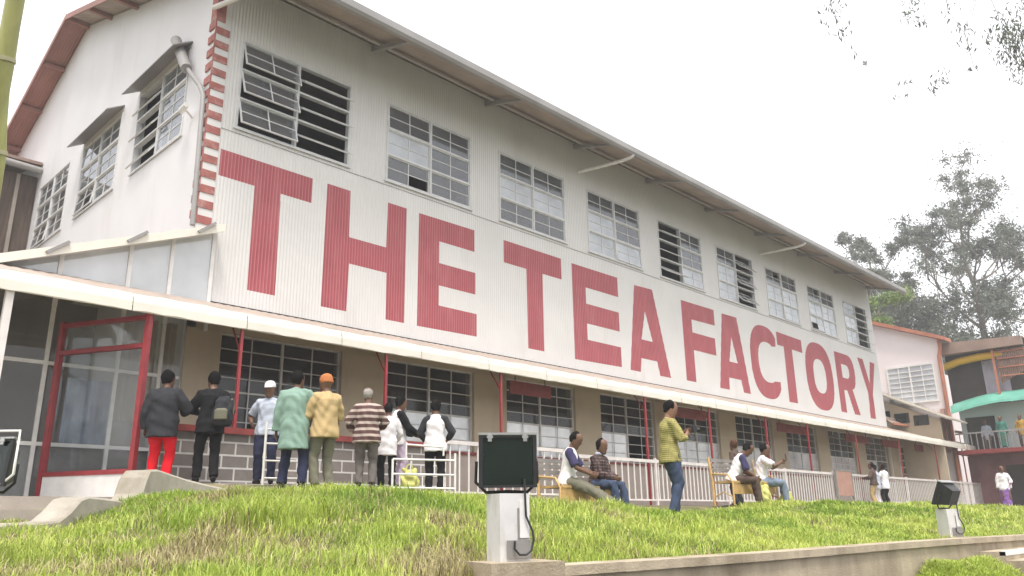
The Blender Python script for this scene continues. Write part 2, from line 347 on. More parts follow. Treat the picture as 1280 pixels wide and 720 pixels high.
# ------------------------------------------------------------------ the factory
FB = thing('factory_building', 'big white two storey factory with red painted lettering across its long front', 'factory', (0, 0, .3))
WIN = [.60+3.9*i for i in range(9)]; WW, WZ0, WZ1 = 2.83, 8.05, 10.17
XR = 35.2; ROOF0, SL = 11.58, .35         # underside of the roof at the front wall, its slope
APEX = 9.4; DEPTH = 18.8
def roofz(y): return ROOF0 + SL*(y if y <= APEX else 2*APEX-y)
# lettering: outlines on the front, (x, z)
Z0, Z1 = 4.57, 7.47
def rect(a, b, c, d): return [(a, c), (b, c), (b, d), (a, d)]
def arc(cx, cz, rx, rz, a0, a1, n=40, e=2.5):
    o = []
    for i in range(n+1):
        t = rad(a0+(a1-a0)*i/n); c, s = math.cos(t), math.sin(t)
        o.append((cx+rx*math.copysign(abs(c)**(2/e), c), cz+rz*math.copysign(abs(s)**(2/e), s)))
    return o
LET = [
 [[(.35,6.88),(1.15,6.88),(1.17,Z0+.03),(1.80,Z0+.03),(1.76,6.88),(2.52,6.88),(2.52,7.47),(.35,7.47)]],
 [[(2.90,Z0),(3.56,Z0),(3.56,5.70),(4.62,5.70),(4.62,Z0),(5.18,Z0),(5.18,7.49),(4.60,7.49),(4.60,6.33),(3.54,6.33),(3.54,7.47),(2.90,7.47)]],
 [[(5.57,Z0),(7.53,Z0+.03),(7.53,5.20),(6.24,5.20),(6.24,5.72),(7.49,5.72),(7.49,6.31),(6.24,6.31),(6.24,6.89),(7.46,6.89),(7.46,7.5),(5.57,7.48)]],
 [[(8.56,6.85),(9.46,6.85),(9.46,Z0),(10.12,Z0),(10.12,6.85),(10.96,6.85),(10.96,7.5),(8.56,7.5)]],
 [[(11.45,Z0-.04),(13.70,Z0),(13.70,5.2),(12.07,5.2),(12.07,5.70),(13.68,5.70),(13.68,6.32),(12.07,6.32),(12.07,6.83),(13.70,6.83),(13.70,7.48),(11.45,7.47)]],
 [[(14.14,Z0-.03),(14.70,Z0-.03),(14.76,5.0),(15.64,5.0),(15.77,Z0-.03),(16.40,Z0-.03),(15.62,7.46),(14.60,7.42)],[(15.12,6.62),(14.84,5.63),(15.46,5.63)]],
 [[(17.36,Z0),(17.97,Z0),(17.97,5.71),(19.47,5.71),(19.47,6.35),(17.97,6.35),(17.97,6.82),(19.62,6.85),(19.62,7.45),(17.36,7.43)]],
 [[(19.54,Z0-.03),(20.20,Z0-.03),(20.26,5.0),(21.12,5.0),(21.25,Z0-.03),(21.78,Z0-.03),(21.21,7.44),(20.12,7.42)],[(20.68,6.6),(20.38,5.62),(20.98,5.62)]],
 [arc(23.30, 5.98, 1.25, 1.48, 42, 322) + [(24.34, 5.28)] + arc(23.42, 5.98, .74, .82, 300, 56)+[(24.22, 6.72)]],
 [[(24.42,6.84),(24.98,6.84),(24.94,Z0-.03),(25.72,Z0-.03),(25.72,6.82),(26.68,6.80),(26.68,7.36),(24.42,7.40)]],
 [arc(28.2, 5.97, 1.36, 1.5, 0, 360, 56), arc(28.2, 5.97, .62, .76, 0, 360, 40)],
 [[(30.02,Z0)]+[(30.66,Z0),(30.66,5.62),(31.0,5.62),(31.52,Z0),(32.2,Z0),(31.62,5.74)]+arc(31.35,6.52,.80,.84,-58,90,18)+[(30.02,7.36)], [(30.68,6.2),(31.2,6.2)]+arc(31.12,6.52,.36,.32,-80,90,10)+[(30.68,6.84)]],
 [[(32.72,7.42),(33.38,7.42),(33.86,6.28),(34.26,7.40),(34.86,7.38),(34.08,5.75),(34.02,Z0-.03),(33.36,Z0-.03),(33.50,5.75)]],
]
LB = [(min(p[0] for r in L for p in r), max(p[0] for r in L for p in r)) for L in LET]
def cross(L, x):
    z = []
    for r in L:
        for (xa, za), (xb, zb) in zip(r, r[1:]+r[:1]):
            if (xa <= x) != (xb <= x): z.append(za+(zb-za)*(x-xa)/(xb-xa))
    return sorted(z)
P_ = .076; ND = 6; dx = P_/ND
brk = set()
for a in WIN: brk |= {a, a+WW}
xs_ = sorted(set([round(.30+dx*i, 4) for i in range(int((XR-.30)/dx)+1)]) | {XR} | {round(b, 4) for b in brk})
cy = lambda x: -.0042*math.cos(2*math.pi*x/P_)-.012
CL, LT = MB(), MB()
def quad(mb, xa, xb, a0, a1, b0, b1):
    if max(a1-a0, b1-b0) < 1e-4: return
    mb.face([(xa, cy(xa), a0), (xb, cy(xb), b0), (xb, cy(xb), b1), (xa, cy(xa), a1)])
for xa, xb in zip(xs_[:-1], xs_[1:]):
    if xb-xa < 1e-4: continue
    xm = (xa+xb)/2; inw = any(a < xm < a+WW for a in WIN)
    lv = [None, None]
    for L, (l0, l1) in zip(LET, LB):
        if l0 < xm < l1:
            za, zb = cross(L, xa+1e-5), cross(L, xb-1e-5)
            if len(za) != len(zb) or not za: za = zb = cross(L, xm)
            lv = [za, zb]
    za, zb = ([], []) if lv[0] is None else lv
    A, B = [4.22]+za+[WZ0], [4.22]+zb+[WZ0]
    for k in range(0, len(A), 2): quad(CL, xa, xb, A[k], A[k+1], B[k], B[k+1])
    for k in range(1, len(A)-1, 2): quad(LT, xa, xb, A[k], A[k+1], B[k], B[k+1])
    if not inw: quad(CL, xa, xb, WZ0, WZ1, WZ0, WZ1)
    quad(CL, xa, xb, WZ1, ROOF0, WZ1, ROOF0)
sf_ = MB(); x = .31
while x < XR-.05: sf_.box(x, min(x+3.05, XR), -.026, -.0185, 7.925+.004*math.sin(x), 7.937+.004*math.sin(x)); x += 3.06
part(sf_, 'sheet_lap', 'gutter', FB)
part(CL, 'front_cladding', 'white_wall', FB); part(LT, 'painted_lettering', 'sign_red', FB)
# backing frame of the upper front (piers and beams behind the sheets), floor, ceiling, end walls
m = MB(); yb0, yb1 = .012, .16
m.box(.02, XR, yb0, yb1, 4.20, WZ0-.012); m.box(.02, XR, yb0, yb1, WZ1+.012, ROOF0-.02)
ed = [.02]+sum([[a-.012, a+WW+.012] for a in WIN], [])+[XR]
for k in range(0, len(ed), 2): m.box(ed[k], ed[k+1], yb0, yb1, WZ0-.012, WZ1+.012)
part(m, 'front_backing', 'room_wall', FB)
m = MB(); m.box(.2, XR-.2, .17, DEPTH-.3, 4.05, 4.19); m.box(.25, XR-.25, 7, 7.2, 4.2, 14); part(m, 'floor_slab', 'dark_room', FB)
# gable wall with its three openings
GW = [(1.20, 4.05), (5.13, 8.0), (9.03, 11.9)]
m = MB(); gz0, gz1 = 8.1, 10.22
def gw(y0, y1, z0, z1=None):
    if z1 is None:
        ysq = [y0]+[t for t in (APEX,) if y0 < t < y1]+[y1]
        poly = [(y0, z0), (y1, z0)]+[(t, roofz(t)) for t in ysq[::-1]]
    else: poly = [(y0, z0), (y1, z0), (y1, z1), (y0, z1)]
    m.prism(poly, 'x', 0, .2)
gw(.0, DEPTH, .3, gz0); gw(0, DEPTH, gz1)
e = [0]+[t for g in GW for t in g]+[DEPTH]
for k in range(0, len(e), 2): gw(e[k], e[k+1], gz0, gz1)
part(m, 'gable_wall', 'gable_white', FB)
m = MB(); m.prism([(0, .3), (DEPTH, .3), (DEPTH, roofz(DEPTH)), (APEX, roofz(APEX)), (0, roofz(0))], 'x', XR-.01, XR+.18)
m.box(0.2, XR, DEPTH-.2, DEPTH, .3, roofz(DEPTH)); part(m, 'end_wall', 'gable_white', FB)
# painted corner: red and white quoins on both faces
m = MB(); w_ = MB()
m_top = 10.35
w_.box(-.02, .30, -.030, .012, 4.2, ROOF0-.03)
m.box(-.035, .17, -.045, -.032, m_top, ROOF0-.04); m.box(-.035, -.002, -.032, .22, m_top, ROOF0-.08)
z = 5.75; k = 0
while z < m_top-.1:
    m.box(-.035, .29, -.045, -.032, z, z+.165); m.box(-.035, -.002, -.032, .27, z+.16, z+.33)
    z += .33
part(w_, 'corner_board', 'white_wall', FB); part(m, 'painted_quoins', 'quoin_red', FB)
# roof sheets (corrugated), gutter, eave rafters, verge purlins
def roofsheet(y0, y1, name, mt):
    V = []; F = []; x0, x1 = -.62, XR+.55; n = int((x1-x0)/.019)
    X = np.linspace(x0, x1, n+1); Zc = .012*np.cos(2*np.pi*X/.076)+.055
    for y in (y0, y1):
        V.append(np.stack([X, np.full_like(X, y), roofz(y)+Zc], 1))
    V = np.concatenate(V); i = np.arange(n); F = np.stack([i, i+1, i+n+2, i+n+1], 1)
    V[:, 2] -= .3; return npmesh(name, V, F, [mt], parent=FB)
roofsheet(-1.62, APEX, 'roof_slope', 'eave_sheet'); roofsheet(APEX, DEPTH+1.2, 'roof_slope', 'roof_red')
m = MB(); ez = roofz(-1.62)
pr_ = [(y_-.4, z_) for y_, z_ in [(-1.20, ez-.02), (-1.20, ez-.14), (-1.25, ez-.2), (-1.34, ez-.2), (-1.39, ez-.13), (-1.39, ez+.04), (-1.36, ez+.04), (-1.36, ez-.1), (-1.32, ez-.17), (-1.26, ez-.17), (-1.225, ez-.12), (-1.225, ez-.02)]]
m.prism(pr_, 'x', -.62, XR+.5); part(m, 'gutter', 'gutter', FB)
for i in range(10):
    x = .15+3.9*i if i else .16
    if i: x = 4.02+3.9*(i-1)-0.02
    m = MB(); m.prism([(0.01, ROOF0-.03), (-1.58, ez-.03), (-1.58, ez-.09), (-.02, ROOF0-.21), (.01, ROOF0-.21)], 'x', x-.05, x+.05); part(m, 'eave_rafter', 'gutter', FB)
m = MB(); m.box(-.60, XR+.5, -.42, -.34, roofz(-.38)-.07, roofz(-.38)-.005); m.box(-.6, XR+.5, -1.56, -1.5, ez-.05, ez+.03)
part(m, 'eave_purlin', 'soffit', FB)
for y in (1.0, 3.0, 5.1, 7.2, 9.3, 11.3, 13.3, 15.3, 17.4):
    m = MB(); m.box(-.60, -.002, y-.05, y+.05, roofz(y)-.11, roofz(y)+.02); part(m, 'verge_purlin', 'roof_red', FB)
m = MB()
for a, b in ((-1.6, APEX), (APEX, DEPTH+1.1)):
    m.prism([(a, roofz(a)-.08), (b, roofz(b)-.08), (b, roofz(b)+.10), (a, roofz(a)+.10)], 'x', -.66, -.63)
part(m, 'verge_board', 'roof_red', FB)
# pipes: three overflow spouts from the gutter, a downpipe at the corner
for x in (.25, 12.3, 24.1):
    m = MB(); m.tube([(x-.35, -.0, 10.62), (x-.1, -.7, 10.66), (x+.14, -1.40, 10.70), (x+.24, -1.62, 10.76), (x+.26, -1.70, 10.80), (x+.26, -1.70, ez-.19)], .055, 10); part(m, 'overflow_pipe', 'white_paint', FB)
m = MB(); m.tube([(-.16, 1.72, 10.62), (-.16, .95, 9.55)], .12, 12); m.tube([(-.13, .95, 9.55), (-.11, .25, 8.85), (-.10, .06, 8.55), (-.09, -.06, 5.66)], .05, 10); part(m, 'downpipe', 'gutter', FB)
m = MB(); m.tube([(0, .75, 8.35), (-.22, .62, 8.42)], .025); m.tube([(-.2, .85, 8.47), (-.3, .35, 8.38)], [.07, .055], 10); part(m, 'wall_camera', 'white_paint', FB)

# upper windows: frame + six sashes each
def sash(w_, h_, glass, bars=(1, 1), t=.028, gone=None):
    """hinged at the top edge, local origin there; plane y=0"""
    mb = MB()
    for x0, x1 in ((0, t), (w_-t, w_)): mb.box(x0, x1, -.02, .015, -h_, 0)
    for z0, z1 in ((-h_, -h_+t), (-t, 0)): mb.box(t, w_-t, -.019, .014, z0, z1)
    for i in range(bars[0]):
        x = w_*(i+1)/(bars[0]+1); mb.box(x-.011, x+.011, -.013, .008, -h_+t, -t)
    for i in range(bars[1]):
        z = -h_*(i+1)/(bars[1]+1); mb.box(t, w_-t, -.012, .007, z-.011, z+.011)
    if gone is None: mb.face([(t, 0, -h_+t), (w_-t, 0, -h_+t), (w_-t, 0, -t), (t, 0, -t)], 1)
    else:            # one of the four panes has fallen out
        for i, (xa, xb, za, zb) in enumerate(((t, w_/2, -h_/2, -t), (w_/2, w_-t, -h_/2, -t), (t, w_/2, -h_+t, -h_/2), (w_/2, w_-t, -h_+t, -h_/2))):
            if i != gone: mb.face([(xa, 0, za), (xb, 0, za), (xb, 0, zb), (xa, 0, zb)], 1)
    me = bpy.data.meshes.new('sash'); me.from_pydata([tuple(p) for p in mb.v], [], mb.f)
    me.materials.append(K['frame']); me.materials.append(K[glass]); me.polygons.foreach_set('material_index', mb.m); me.update(); return me
HW, HH = (WW-.05*3)/2, (WZ1-WZ0-.045*4)/3
SM = {g: sash(HW, HH, g) for g in ('glass', 'glass_dusty', 'glass_pale', 'glass_clear')}
SM['gone_a'] = sash(HW, HH, 'glass_dusty', gone=1); SM['gone_b'] = sash(HW, HH, 'glass', gone=3); SM['gone_c'] = sash(HW, HH, 'glass_pale', gone=2)
def winframe():
    mb = MB(); H = WZ1-WZ0
    for x in (0, HW+.05, 2*HW+.10): mb.box(x, x+.05, .0, .13, 0, H)
    for k in range(4): 
        z = k*(HH+.045)
        for x in (.05, HW+.10): mb.box(x, x+HW, .003, .125, z, z+.045)
    mb.box(-.04, WW+.04, -.03, .0, -.035, .0)
    return mb
def window(name, loc, rz, plan, parent, fr=[None]):
    """plan: rows from the top, two letters each: glass kind and opening angle"""
    if fr[0] is None:
        o = winframe().build('window', 'frame'); fr[0] = o.data
    else: o = bpy.data.objects.new('window', fr[0]); COL.objects.link(o)
    o.name = name; o.parent = parent; o.location = Vector(loc)-wp(parent); o.rotation_euler.z = rz
    for r in range(3):
        for c in range(2):
            g, a = plan[r][c]
            s_ = bpy.data.objects.new('sash', SM[g]); COL.objects.link(s_); s_.parent = o
            zt_ = WZ1-WZ0-.045-r*(HH+.045); pv_ = a > 26     # wide open ones turn on their middle
            s_.location = (.05+c*(HW+.05), .05+(HH/2*math.sin(rad(a)) if pv_ else 0), zt_-(HH/2*(1-math.cos(rad(a))) if pv_ else 0)); s_.rotation_euler.x = -rad(a)
    return o
D, G, Pp, C_ = 'glass_dusty', 'glass', 'glass_pale', 'glass_clear'
def pl(l, r): return list(zip(l, r))
plans = [
 pl([(G,19),(G,21),(G,18)], [(C_,59),(C_,60),(C_,59)]),
 pl([(D,3),(Pp,0),('gone_b',0)], [(D,0),(D,0),(G,2)]),
 pl([(D,0),(Pp,0),(G,0)], [(D,0),(Pp,2),(G,0)]),
 pl([(D,0),(Pp,2),(Pp,0)], [(D,0),(D,3),(Pp,5)]),
 pl([(G,60),(G,58),(G,55)], [(D,0),(D,3),(Pp,4)]),
 pl([(D,0),(Pp,0),(Pp,0)], [(G,45),(D,38),(D,42)]),
 pl([('gone_a',0),(Pp,2),(Pp,0)], [(D,3),(Pp,2),(Pp,4)]),
 pl([('gone_a',0),(Pp,4),('gone_c',6)], [(D,2),(Pp,0),(Pp,3)]),
 pl([(D,4),(Pp,6),(Pp,0)], [(C_,60)]*3)]
for i, x in enumerate(WIN): window('window', (x, -.03, WZ0), 0, plans[i], FB)
for i, (a, b) in enumerate(GW):
    window('window', (-.02, b+(a-b+WW)/2 if False else a+WW, gz0), -math.pi/2, pl([(D,3),(D,2),(C_,8)], [(D,2),(G,0),(G,3)]) if i else pl([(C_,34),(C_,35),(C_,33)], [(D,2),(G,0),(D,3)]), FB)
    if i < 2:
        m = MB(); m.prism([(0, gz1+.32), (-.75, gz1+.02), (-.75, gz1-.01), (0, gz1+.29)], 'y', 0, 1)
        m = MB(); y0_, y1_ = a-.05, b+.06
        h0 = gz1-.17
        m.raw([(0,y0_,h0+.36),(0,y1_,h0+.36),(-.42,y1_,h0+.10),(-.42,y0_,h0+.10),(0,y0_,h0+.33),(0,y1_,h0+.33),(-.42,y1_,h0+.07),(-.42,y0_,h0+.07)], [(0,1,2,3),(7,6,5,4),(3,2,6,7),(0,3,7,4),(2,1,5,6)])
        part(m, 'window_hood', 'gutter', FB)

# lower storey: dado, piers, lintel, nine barred windows
LW = [(.72+3.93*i, .72+3.93*i+2.78) for i in range(9)]
LZ0, LZ1 = 1.66, 3.66
m = MB(); m.box(.2, XR, 0.02, .30, .3, LZ0-.06); part(m, 'dado_wall', 'dado', FB)
m = MB(); m.box(.1, XR+.02, -.06, .34, LZ0-.06, LZ0-.002); part(m, 'sill_band', 'dull_red', FB)
m = MB(); m.box(.02, XR, .0, .30, LZ1, 4.199); part(m, 'lintel', 'beige', FB)
ed = [.02]+[t for g in LW for t in g]+[XR]
for k in range(0, len(ed), 2):
    m = MB(); m.box(ed[k], ed[k+1], -.03, .30, LZ0, LZ1-.001); part(m, 'pier', 'beige', FB)
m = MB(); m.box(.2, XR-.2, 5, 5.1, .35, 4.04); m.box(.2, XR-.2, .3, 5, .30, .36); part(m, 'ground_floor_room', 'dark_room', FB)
def lowwin(i, a, b):
    W_, H_ = b-a, LZ1-LZ0; mb = MB(); t = .045
    for x in (0, W_/2-t/2, W_-t): mb.box(a+x, a+x+t, .06, .13, LZ0, LZ1-.002)
    nb = 7
    for k in range(nb+1):
        z = LZ0+ (H_-.03)*k/nb; th = .042 if k in (0, 3, nb) else .022
        for x0, x1 in ((t, W_/2-t/2), (W_/2+t/2, W_-t)): mb.box(a+x0, a+x1, .07, .12, z, z+th-.004)
    for x in (W_*.25, W_*.75): mb.box(a+x-.012, a+x+.012, .055, .07, LZ0, LZ1-.03)
    zs = LZ0+(H_-.03)*3.0/nb if i else LZ0
    mb.face([(a+.02, .1, zs+.02), (b-.02, .1, zs+.02), (b-.02, .1, LZ1), (a+.02, .1, LZ1)], 1)
    o = part(mb, 'window', ['frame', 'glass_clear'], FB)
    if i:
        lo = MB(); zt = LZ0+(H_-.03)*(3.0 if i not in (1, 4) else 3.0)/nb
        half = [(a+t, a+W_/2-t/2), (a+W_/2+t/2, b-t)]
        if i == 3: half = half[:1]
        if i == 8: half = half[:1]
        for x0, x1 in half: lo.face([(x0, .098, LZ0+.03), (x1, .098, LZ0+.03), (x1, .098, zt), (x0, .098, zt)])
        part(lo, 'frosted_pane', 'frosted', o)
for i, (a, b) in enumerate(LW): lowwin(i, a, b)

# ------------------------------------------------------------------ awning along the front
AW = thing('awning', 'long cream lean-to awning on red posts running along the factory front', 'awning', (0, -2, .4))
AX0, AX1 = -7.5, 44.0
m = MB(); n = int((AX1-AX0)/.10)
for i in range(n):
    xa, xb = AX0+(AX1-AX0)*i/n, AX0+(AX1-AX0)*(i+1)/n
    za = .012*(i % 2); zb = .012*((i+1) % 2)
    m.face([(xa, -.03, 4.20+za), (xb, -.03, 4.20+zb), (xb, -2.0, 3.50+zb), (xa, -2.0, 3.50+za)])
part(m, 'roof_sheet', 'under', AW)
m = MB(); x = AX0
while x < AX1:
    L_ = 1.93; x2 = min(x+L_, AX1); dz = .012*math.sin(x*3.1); k = 8
    for j in range(k):
        xa, xb = x+(x2-.012-x)*j/k, x+(x2-.012-x)*(j+1)/k
        f1 = lambda t: .008*math.sin(t*9)+.006*math.sin(t*23)
        pts = lambda t: [(t, -2.005, 3.545+dz+f1(t)), (t, -2.045+f1(t), 3.40+dz), (t, -2.05+f1(t), 3.262+dz+f1(t*1.3)), (t, -2.025, 3.25+dz)]
        A, B = pts(xa), pts(xb)
        for q_ in range(3): m.face([A[q_+1], B[q_+1], B[q_], A[q_]])
    x += L_
part(m, 'fascia', 'cream', AW)
m = MB(); m.box(AX0, AX1, -2.0, -1.94, 3.36, 3.44); part(m, 'edge_beam', 'under', AW)
for x in np.arange(-6.9, 43.9, 1.575):
    m = MB(); m.bar((x, -.02, 4.10), (x, -1.93, 3.43), .05, .08); part(m, 'rafter', 'under', AW)
for x in (.17, 3.25, 6.45, 12.0, 15.3, 18.85, 21.95, 26.25, 30.9, 35.6, 39.8):
    m = MB(); m.box(x-.025, x+.025, -1.99, -1.94, .3, 3.36); m.bar((x, -1.965, 2.85), (x+.0, -1.45, 3.60), .022, .022)
    part(m, 'post', 'red_paint' if x < 25 else 'dull_red', AW)
m = MB(); m.box(-7.4, XR, -.028, -.022, 4.16, 4.23); part(m, 'flashing', 'black_metal', AW)
m = MB(); m.box(-3.42, -3.32, -1.995, -1.90, -.2, 3.36); part(m, 'post', 'rail_paint', AW)
# hanging red boards under it
for i, (x, wd) in enumerate(((7.7, 1.5), (14.5, 2.2), (21.6, 2.6), (27.6, 2.4), (31.6, 2.2), (35.8, 2.0))):
    t_ = 'dull red board hanging under the awning '+('between the second and third big barred windows', 'behind the man in the yellow checked shirt', 'above the pair seated with yellow bags', 'right of the orange notice board', 'over the couple at the railing', 'farthest along, at the end of the awning')[i]
    h = thing('hanging_board', t_, 'sign', (x, -1.0, 3.2), 'red boards hanging under the awning')
    m = MB(); m.box(x, x+wd, -1.03, -.99, 3.04, 3.36); part(m, 'board', 'dull_red', h)
    m = MB(); m.tube([(x+.2, -1.01, 3.36), (x+.2, -1.01, 3.80)], .012, 6); m.tube([(x+wd-.2, -1.01, 3.36), (x+wd-.2, -1.01, 3.80)], .012, 6); part(m, 'hanger', 'black_metal', h)

# ------------------------------------------------------------------ block parapet and railing
bw_ = thing('block_wall', 'grey block parapet with white joints and a red rail on top', 'wall', (1.9, -2, .5))
m = MB(); m.box(-1.05, 4.55, -2.10, -1.92, .2, 1.46); part(m, 'blockwork', 'block', bw_)
m = MB(); m.box(-1.05, 4.6, -2.16, -1.90, 1.46, 1.56); part(m, 'coping_rail', 'dull_red', bw_)
def railing(n, kind):
    """panel 3.7 m long, origin at its left foot"""
    L_ = 3.7; r = thing('railing', '', 'railing')
    m = MB(); m.box(0, .06, -.03, .03, 0, 1.22); m.build('post', 'rail_paint', r)
    m = MB(); m.box(.06, L_, -.035, .035, 1.10, 1.18); m.build('top_rail', 'rail_paint', r)
    m = MB(); m.box(.06, L_, -.02, .02, .12, .16); m.build('bottom_rail', 'rail_paint', r)
    bm_ = MB(); bm_.box(-.013, .013, -.012, .012, .161, 1.099); b0 = None
    for k in range(n):
        if b0 is None: b0 = bm_.build('baluster', 'white_paint', r); o = b0
        else: o = b0.copy(); COL.objects.link(o); o.parent = r
        o.location = (.06+(L_-.06)*(k+.5)/n, 0, 0)
    return r
RG = 'white railing panels along the walk'
r1 = railing(14, 0); r2 = railing(19, 1); ri = 0
where = ['first white railing panel beyond the block wall, half hidden by the floodlight', 'white railing panel behind the bench with two seated men', 'white railing panel just behind the man in the checked shirt', 'white railing panel at the bench with yellow bags', 'white railing panel right of the pair with yellow bags', 'white railing panel left of the orange notice board', 'white railing panel where the couple lean', 'white railing panel behind the small far floodlight', 'white railing panel before the end of the awning', 'last white railing panel towards the terrace stairs']
for i, x in enumerate([4.62+3.72*k for k in range(10)]):
    if abs(x-22.0) < 0: continue
    src = r1 if i < 2 else r2
    o = src if i in (0, 2) else copy_tree(src)
    o.location = (x, -2.12, .36+(.1 if i == 0 else 0)+.006*i); tag(o, where[i], 'railing', RG)

# notice board between the railing panels
nb = thing('notice_board', 'orange brown board standing in the line of white railings', 'notice board', (23.8, -2.3, .36))
m = MB(); m.box(23.2, 24.5, -2.30, -2.24, .75, 1.62); part(m, 'panel', 'orange_board', nb)
m = MB(); m.box(23.15, 24.55, -2.31, -2.23, 1.62, 1.68); m.box(23.13, 23.2, -2.31, -2.23, .36, 1.62); m.box(24.5, 24.57, -2.31, -2.23, .36, 1.62); part(m, 'frame', 'grey_box', nb)

# ------------------------------------------------------------------ glazed porch on the left of the corner
PO = thing('glass_porch', 'glazed lean-to porch with pale posts at the left corner of the factory', 'porch', (-3, 0, .4))
top = lambda x: 5.62+(x-.3)*.40
m = MB()
for x in (.36, -.42, -1.16, -2.28, -3.4): m.box(x-.035, x+.035, -.10, -.04, 3.61, top(x)-.02)
for x in (-.42, -1.16, -2.28, -3.4, -4.6): m.box(x-.03, x+.03, -.10, -.04, .35, 3.6)
m.prism([(.40, top(.4)), (-4.7, top(-4.7)), (-4.7, top(-4.7)-.06), (.40, top(.4)-.06)], 'y', -.105, -.045)
m.box(-4.7, -.05, -.095, -.045, 2.62, 2.68); m.box(-4.7, -.05, -.095, -.045, 1.30, 1.36)
part(m, 'mullion', 'white_paint', PO)
m = MB(); m.face([(-4.65, -.07, 4.15), (.34, -.07, 4.15), (.34, -.07, top(.34)-.05), (-4.65, -.07, top(-4.65)-.05)]); part(m, 'upper_pane', 'porch_pane', PO)
m = MB(); m.face([(-4.65, -.07, .4), (-.06, -.07, .4), (-.06, -.07, 3.9), (-4.65, -.07, 3.9)]); part(m, 'lower_pane', 'glass_clear', PO)
m = MB(); n = 60
for i in range(n):
    xa, xb = .42-5.2*i/n, .42-5.2*(i+1)/n
    for (ya, yb) in ((-.35, 13.0),):
        za, zb = top(xa)+.02+.02*(i % 2), top(xb)+.02+.02*((i+1) % 2)
        m.face([(xa, ya, za), (xb, ya, zb), (xb, yb, zb), (xa, yb, za)])
part(m, 'roof_sheet', 'under', PO)
m = MB(); m.prism([(.42, top(.42)+.06), (-4.8, top(-4.8)+.06), (-4.8, top(-4.8)-.10), (.42, top(.42)-.10)], 'y', -.40, -.355); part(m, 'barge_board', 'cream', PO)
for x in (.05, -1.2, -2.45):
    m = MB(); m.bar((x-.16, -.42, top(x)-.10), (x+.16, -.42, top(x)+.16), .05, .05, upv=(0,1,0)); part(m, 'strap', 'gutter', PO)
m = MB(); m.box(-7.2, -.01, 5.0, 5.12, .35, 5.0); m.box(-7.2, -.01, .0, 5.0, .25, .36); part(m, 'back_wall', 'room_wall', PO)
m = MB(); m.box(-7.2, -.06, .02, .08, .36, 1.30); part(m, 'low_wall', 'grey_box', PO)
m = MB()
for x0, x1 in ((-1.12, -.46), (-.40, -.10)):
    k = 14
    for j in range(k):
        xa, xb = x0+(x1-x0)*j/k, x0+(x1-x0)*(j+1)/k
        m.face([(xa, .12+.03*math.sin(j*1.3), 1.8), (xb, .12+.03*math.sin((j+1)*1.3), 1.8), (xb, .12+.03*math.sin((j+1)*1.3), 3.7), (xa, .12+.03*math.sin(j*1.3), 3.7)])
part(m, 'curtain', 'beige', PO)
m = MB(); k = 16
for j in range(k):
    xa, xb = -1.75+.8*j/k, -1.75+.8*(j+1)/k
    m.face([(xa, .5+.05*math.sin(j*1.1), .9), (xb, .5+.05*math.sin((j+1)*1.1), .9), (xb, .5+.04*math.sin((j+1)*1.1), 2.55), (xa, .5+.04*math.sin(j*1.1), 2.55)])
part(m, 'hanging_cloth', 'blue_cloth', PO)
m = MB(); m.box(-4.2, -2.9, 1.2, 1.6, .4, 1.5); m.box(-4.1, -3.0, 1.25, 1.55, 1.5, 1.75); part(m, 'counter', 'wood_dark', PO)

# red framed shop window with its white base, turned away from the facade
SW = thing('shop_window', 'tall red framed shop window over a white base panel beneath the awning', 'shop window', (-1.4, -1.95, .45), rz=math.atan2(1.55, -.78))
Ls = math.hypot(.78, 1.55)
def swp(mb, name, mt): 
    o = mb.build(name, mt, SW); return o
H0 = 0.0
m = MB(); m.box(-.042, .042, -.042, .042, -.1, 2.84); swp(m, 'post', 'red_paint')
m = MB(); m.box(Ls-.042, Ls+.042, -.042, .042, -.1, 2.84); swp(m, 'post', 'red_paint')
for z in (.34, 2.28, 2.74):
    m = MB(); m.box(.05, Ls-.05, -.045, .045, z, z+.07); swp(m, 'rail', 'red_paint')
m = MB(); m.face([(.05, 0, .43), (Ls-.05, 0, .43), (Ls-.05, 0, 2.28), (.05, 0, 2.28)]); swp(m, 'pane', 'glass_clear')
m = MB(); m.face([(.05, 0, 2.37), (Ls-.05, 0, 2.37), (Ls-.05, 0, 2.74), (.05, 0, 2.74)]); swp(m, 'pane', 'glass')
m = MB(); m.box(.05, Ls-.05, -.03, .03, -.35, .34); swp(m, 'base_panel', 'white_paint')

# dark timber annex behind the gable, far left
AN = thing('timber_annex', 'dark brown timber annex with a grey gutter at the far left', 'annex', (-1.5, 13, 4))
m = MB(); m.box(-4.5, -.02, 12.35, 17, 4, 10.75)
part(m, 'board_wall', 'wood_dark', AN)
m = MB(); m.prism([(12.0, 11.05), (17.2, 12.3), (17.2, 12.4), (12.0, 11.15)], 'x', -4.6, -.02); part(m, 'roof', 'brown_sheet', AN)
m = MB(); m.tube([(-4.6, 11.98, 11.0), (-.03, 11.98, 10.85)], .11, 10); part(m, 'gutter', 'gutter', AN)
for x in (-.55, -1.4, -2.3):
    m = MB(); m.box(x-.05, x+.05, 12.28, 12.349, 4.5, 10.7); part(m, 'batten', 'room_wall', AN)

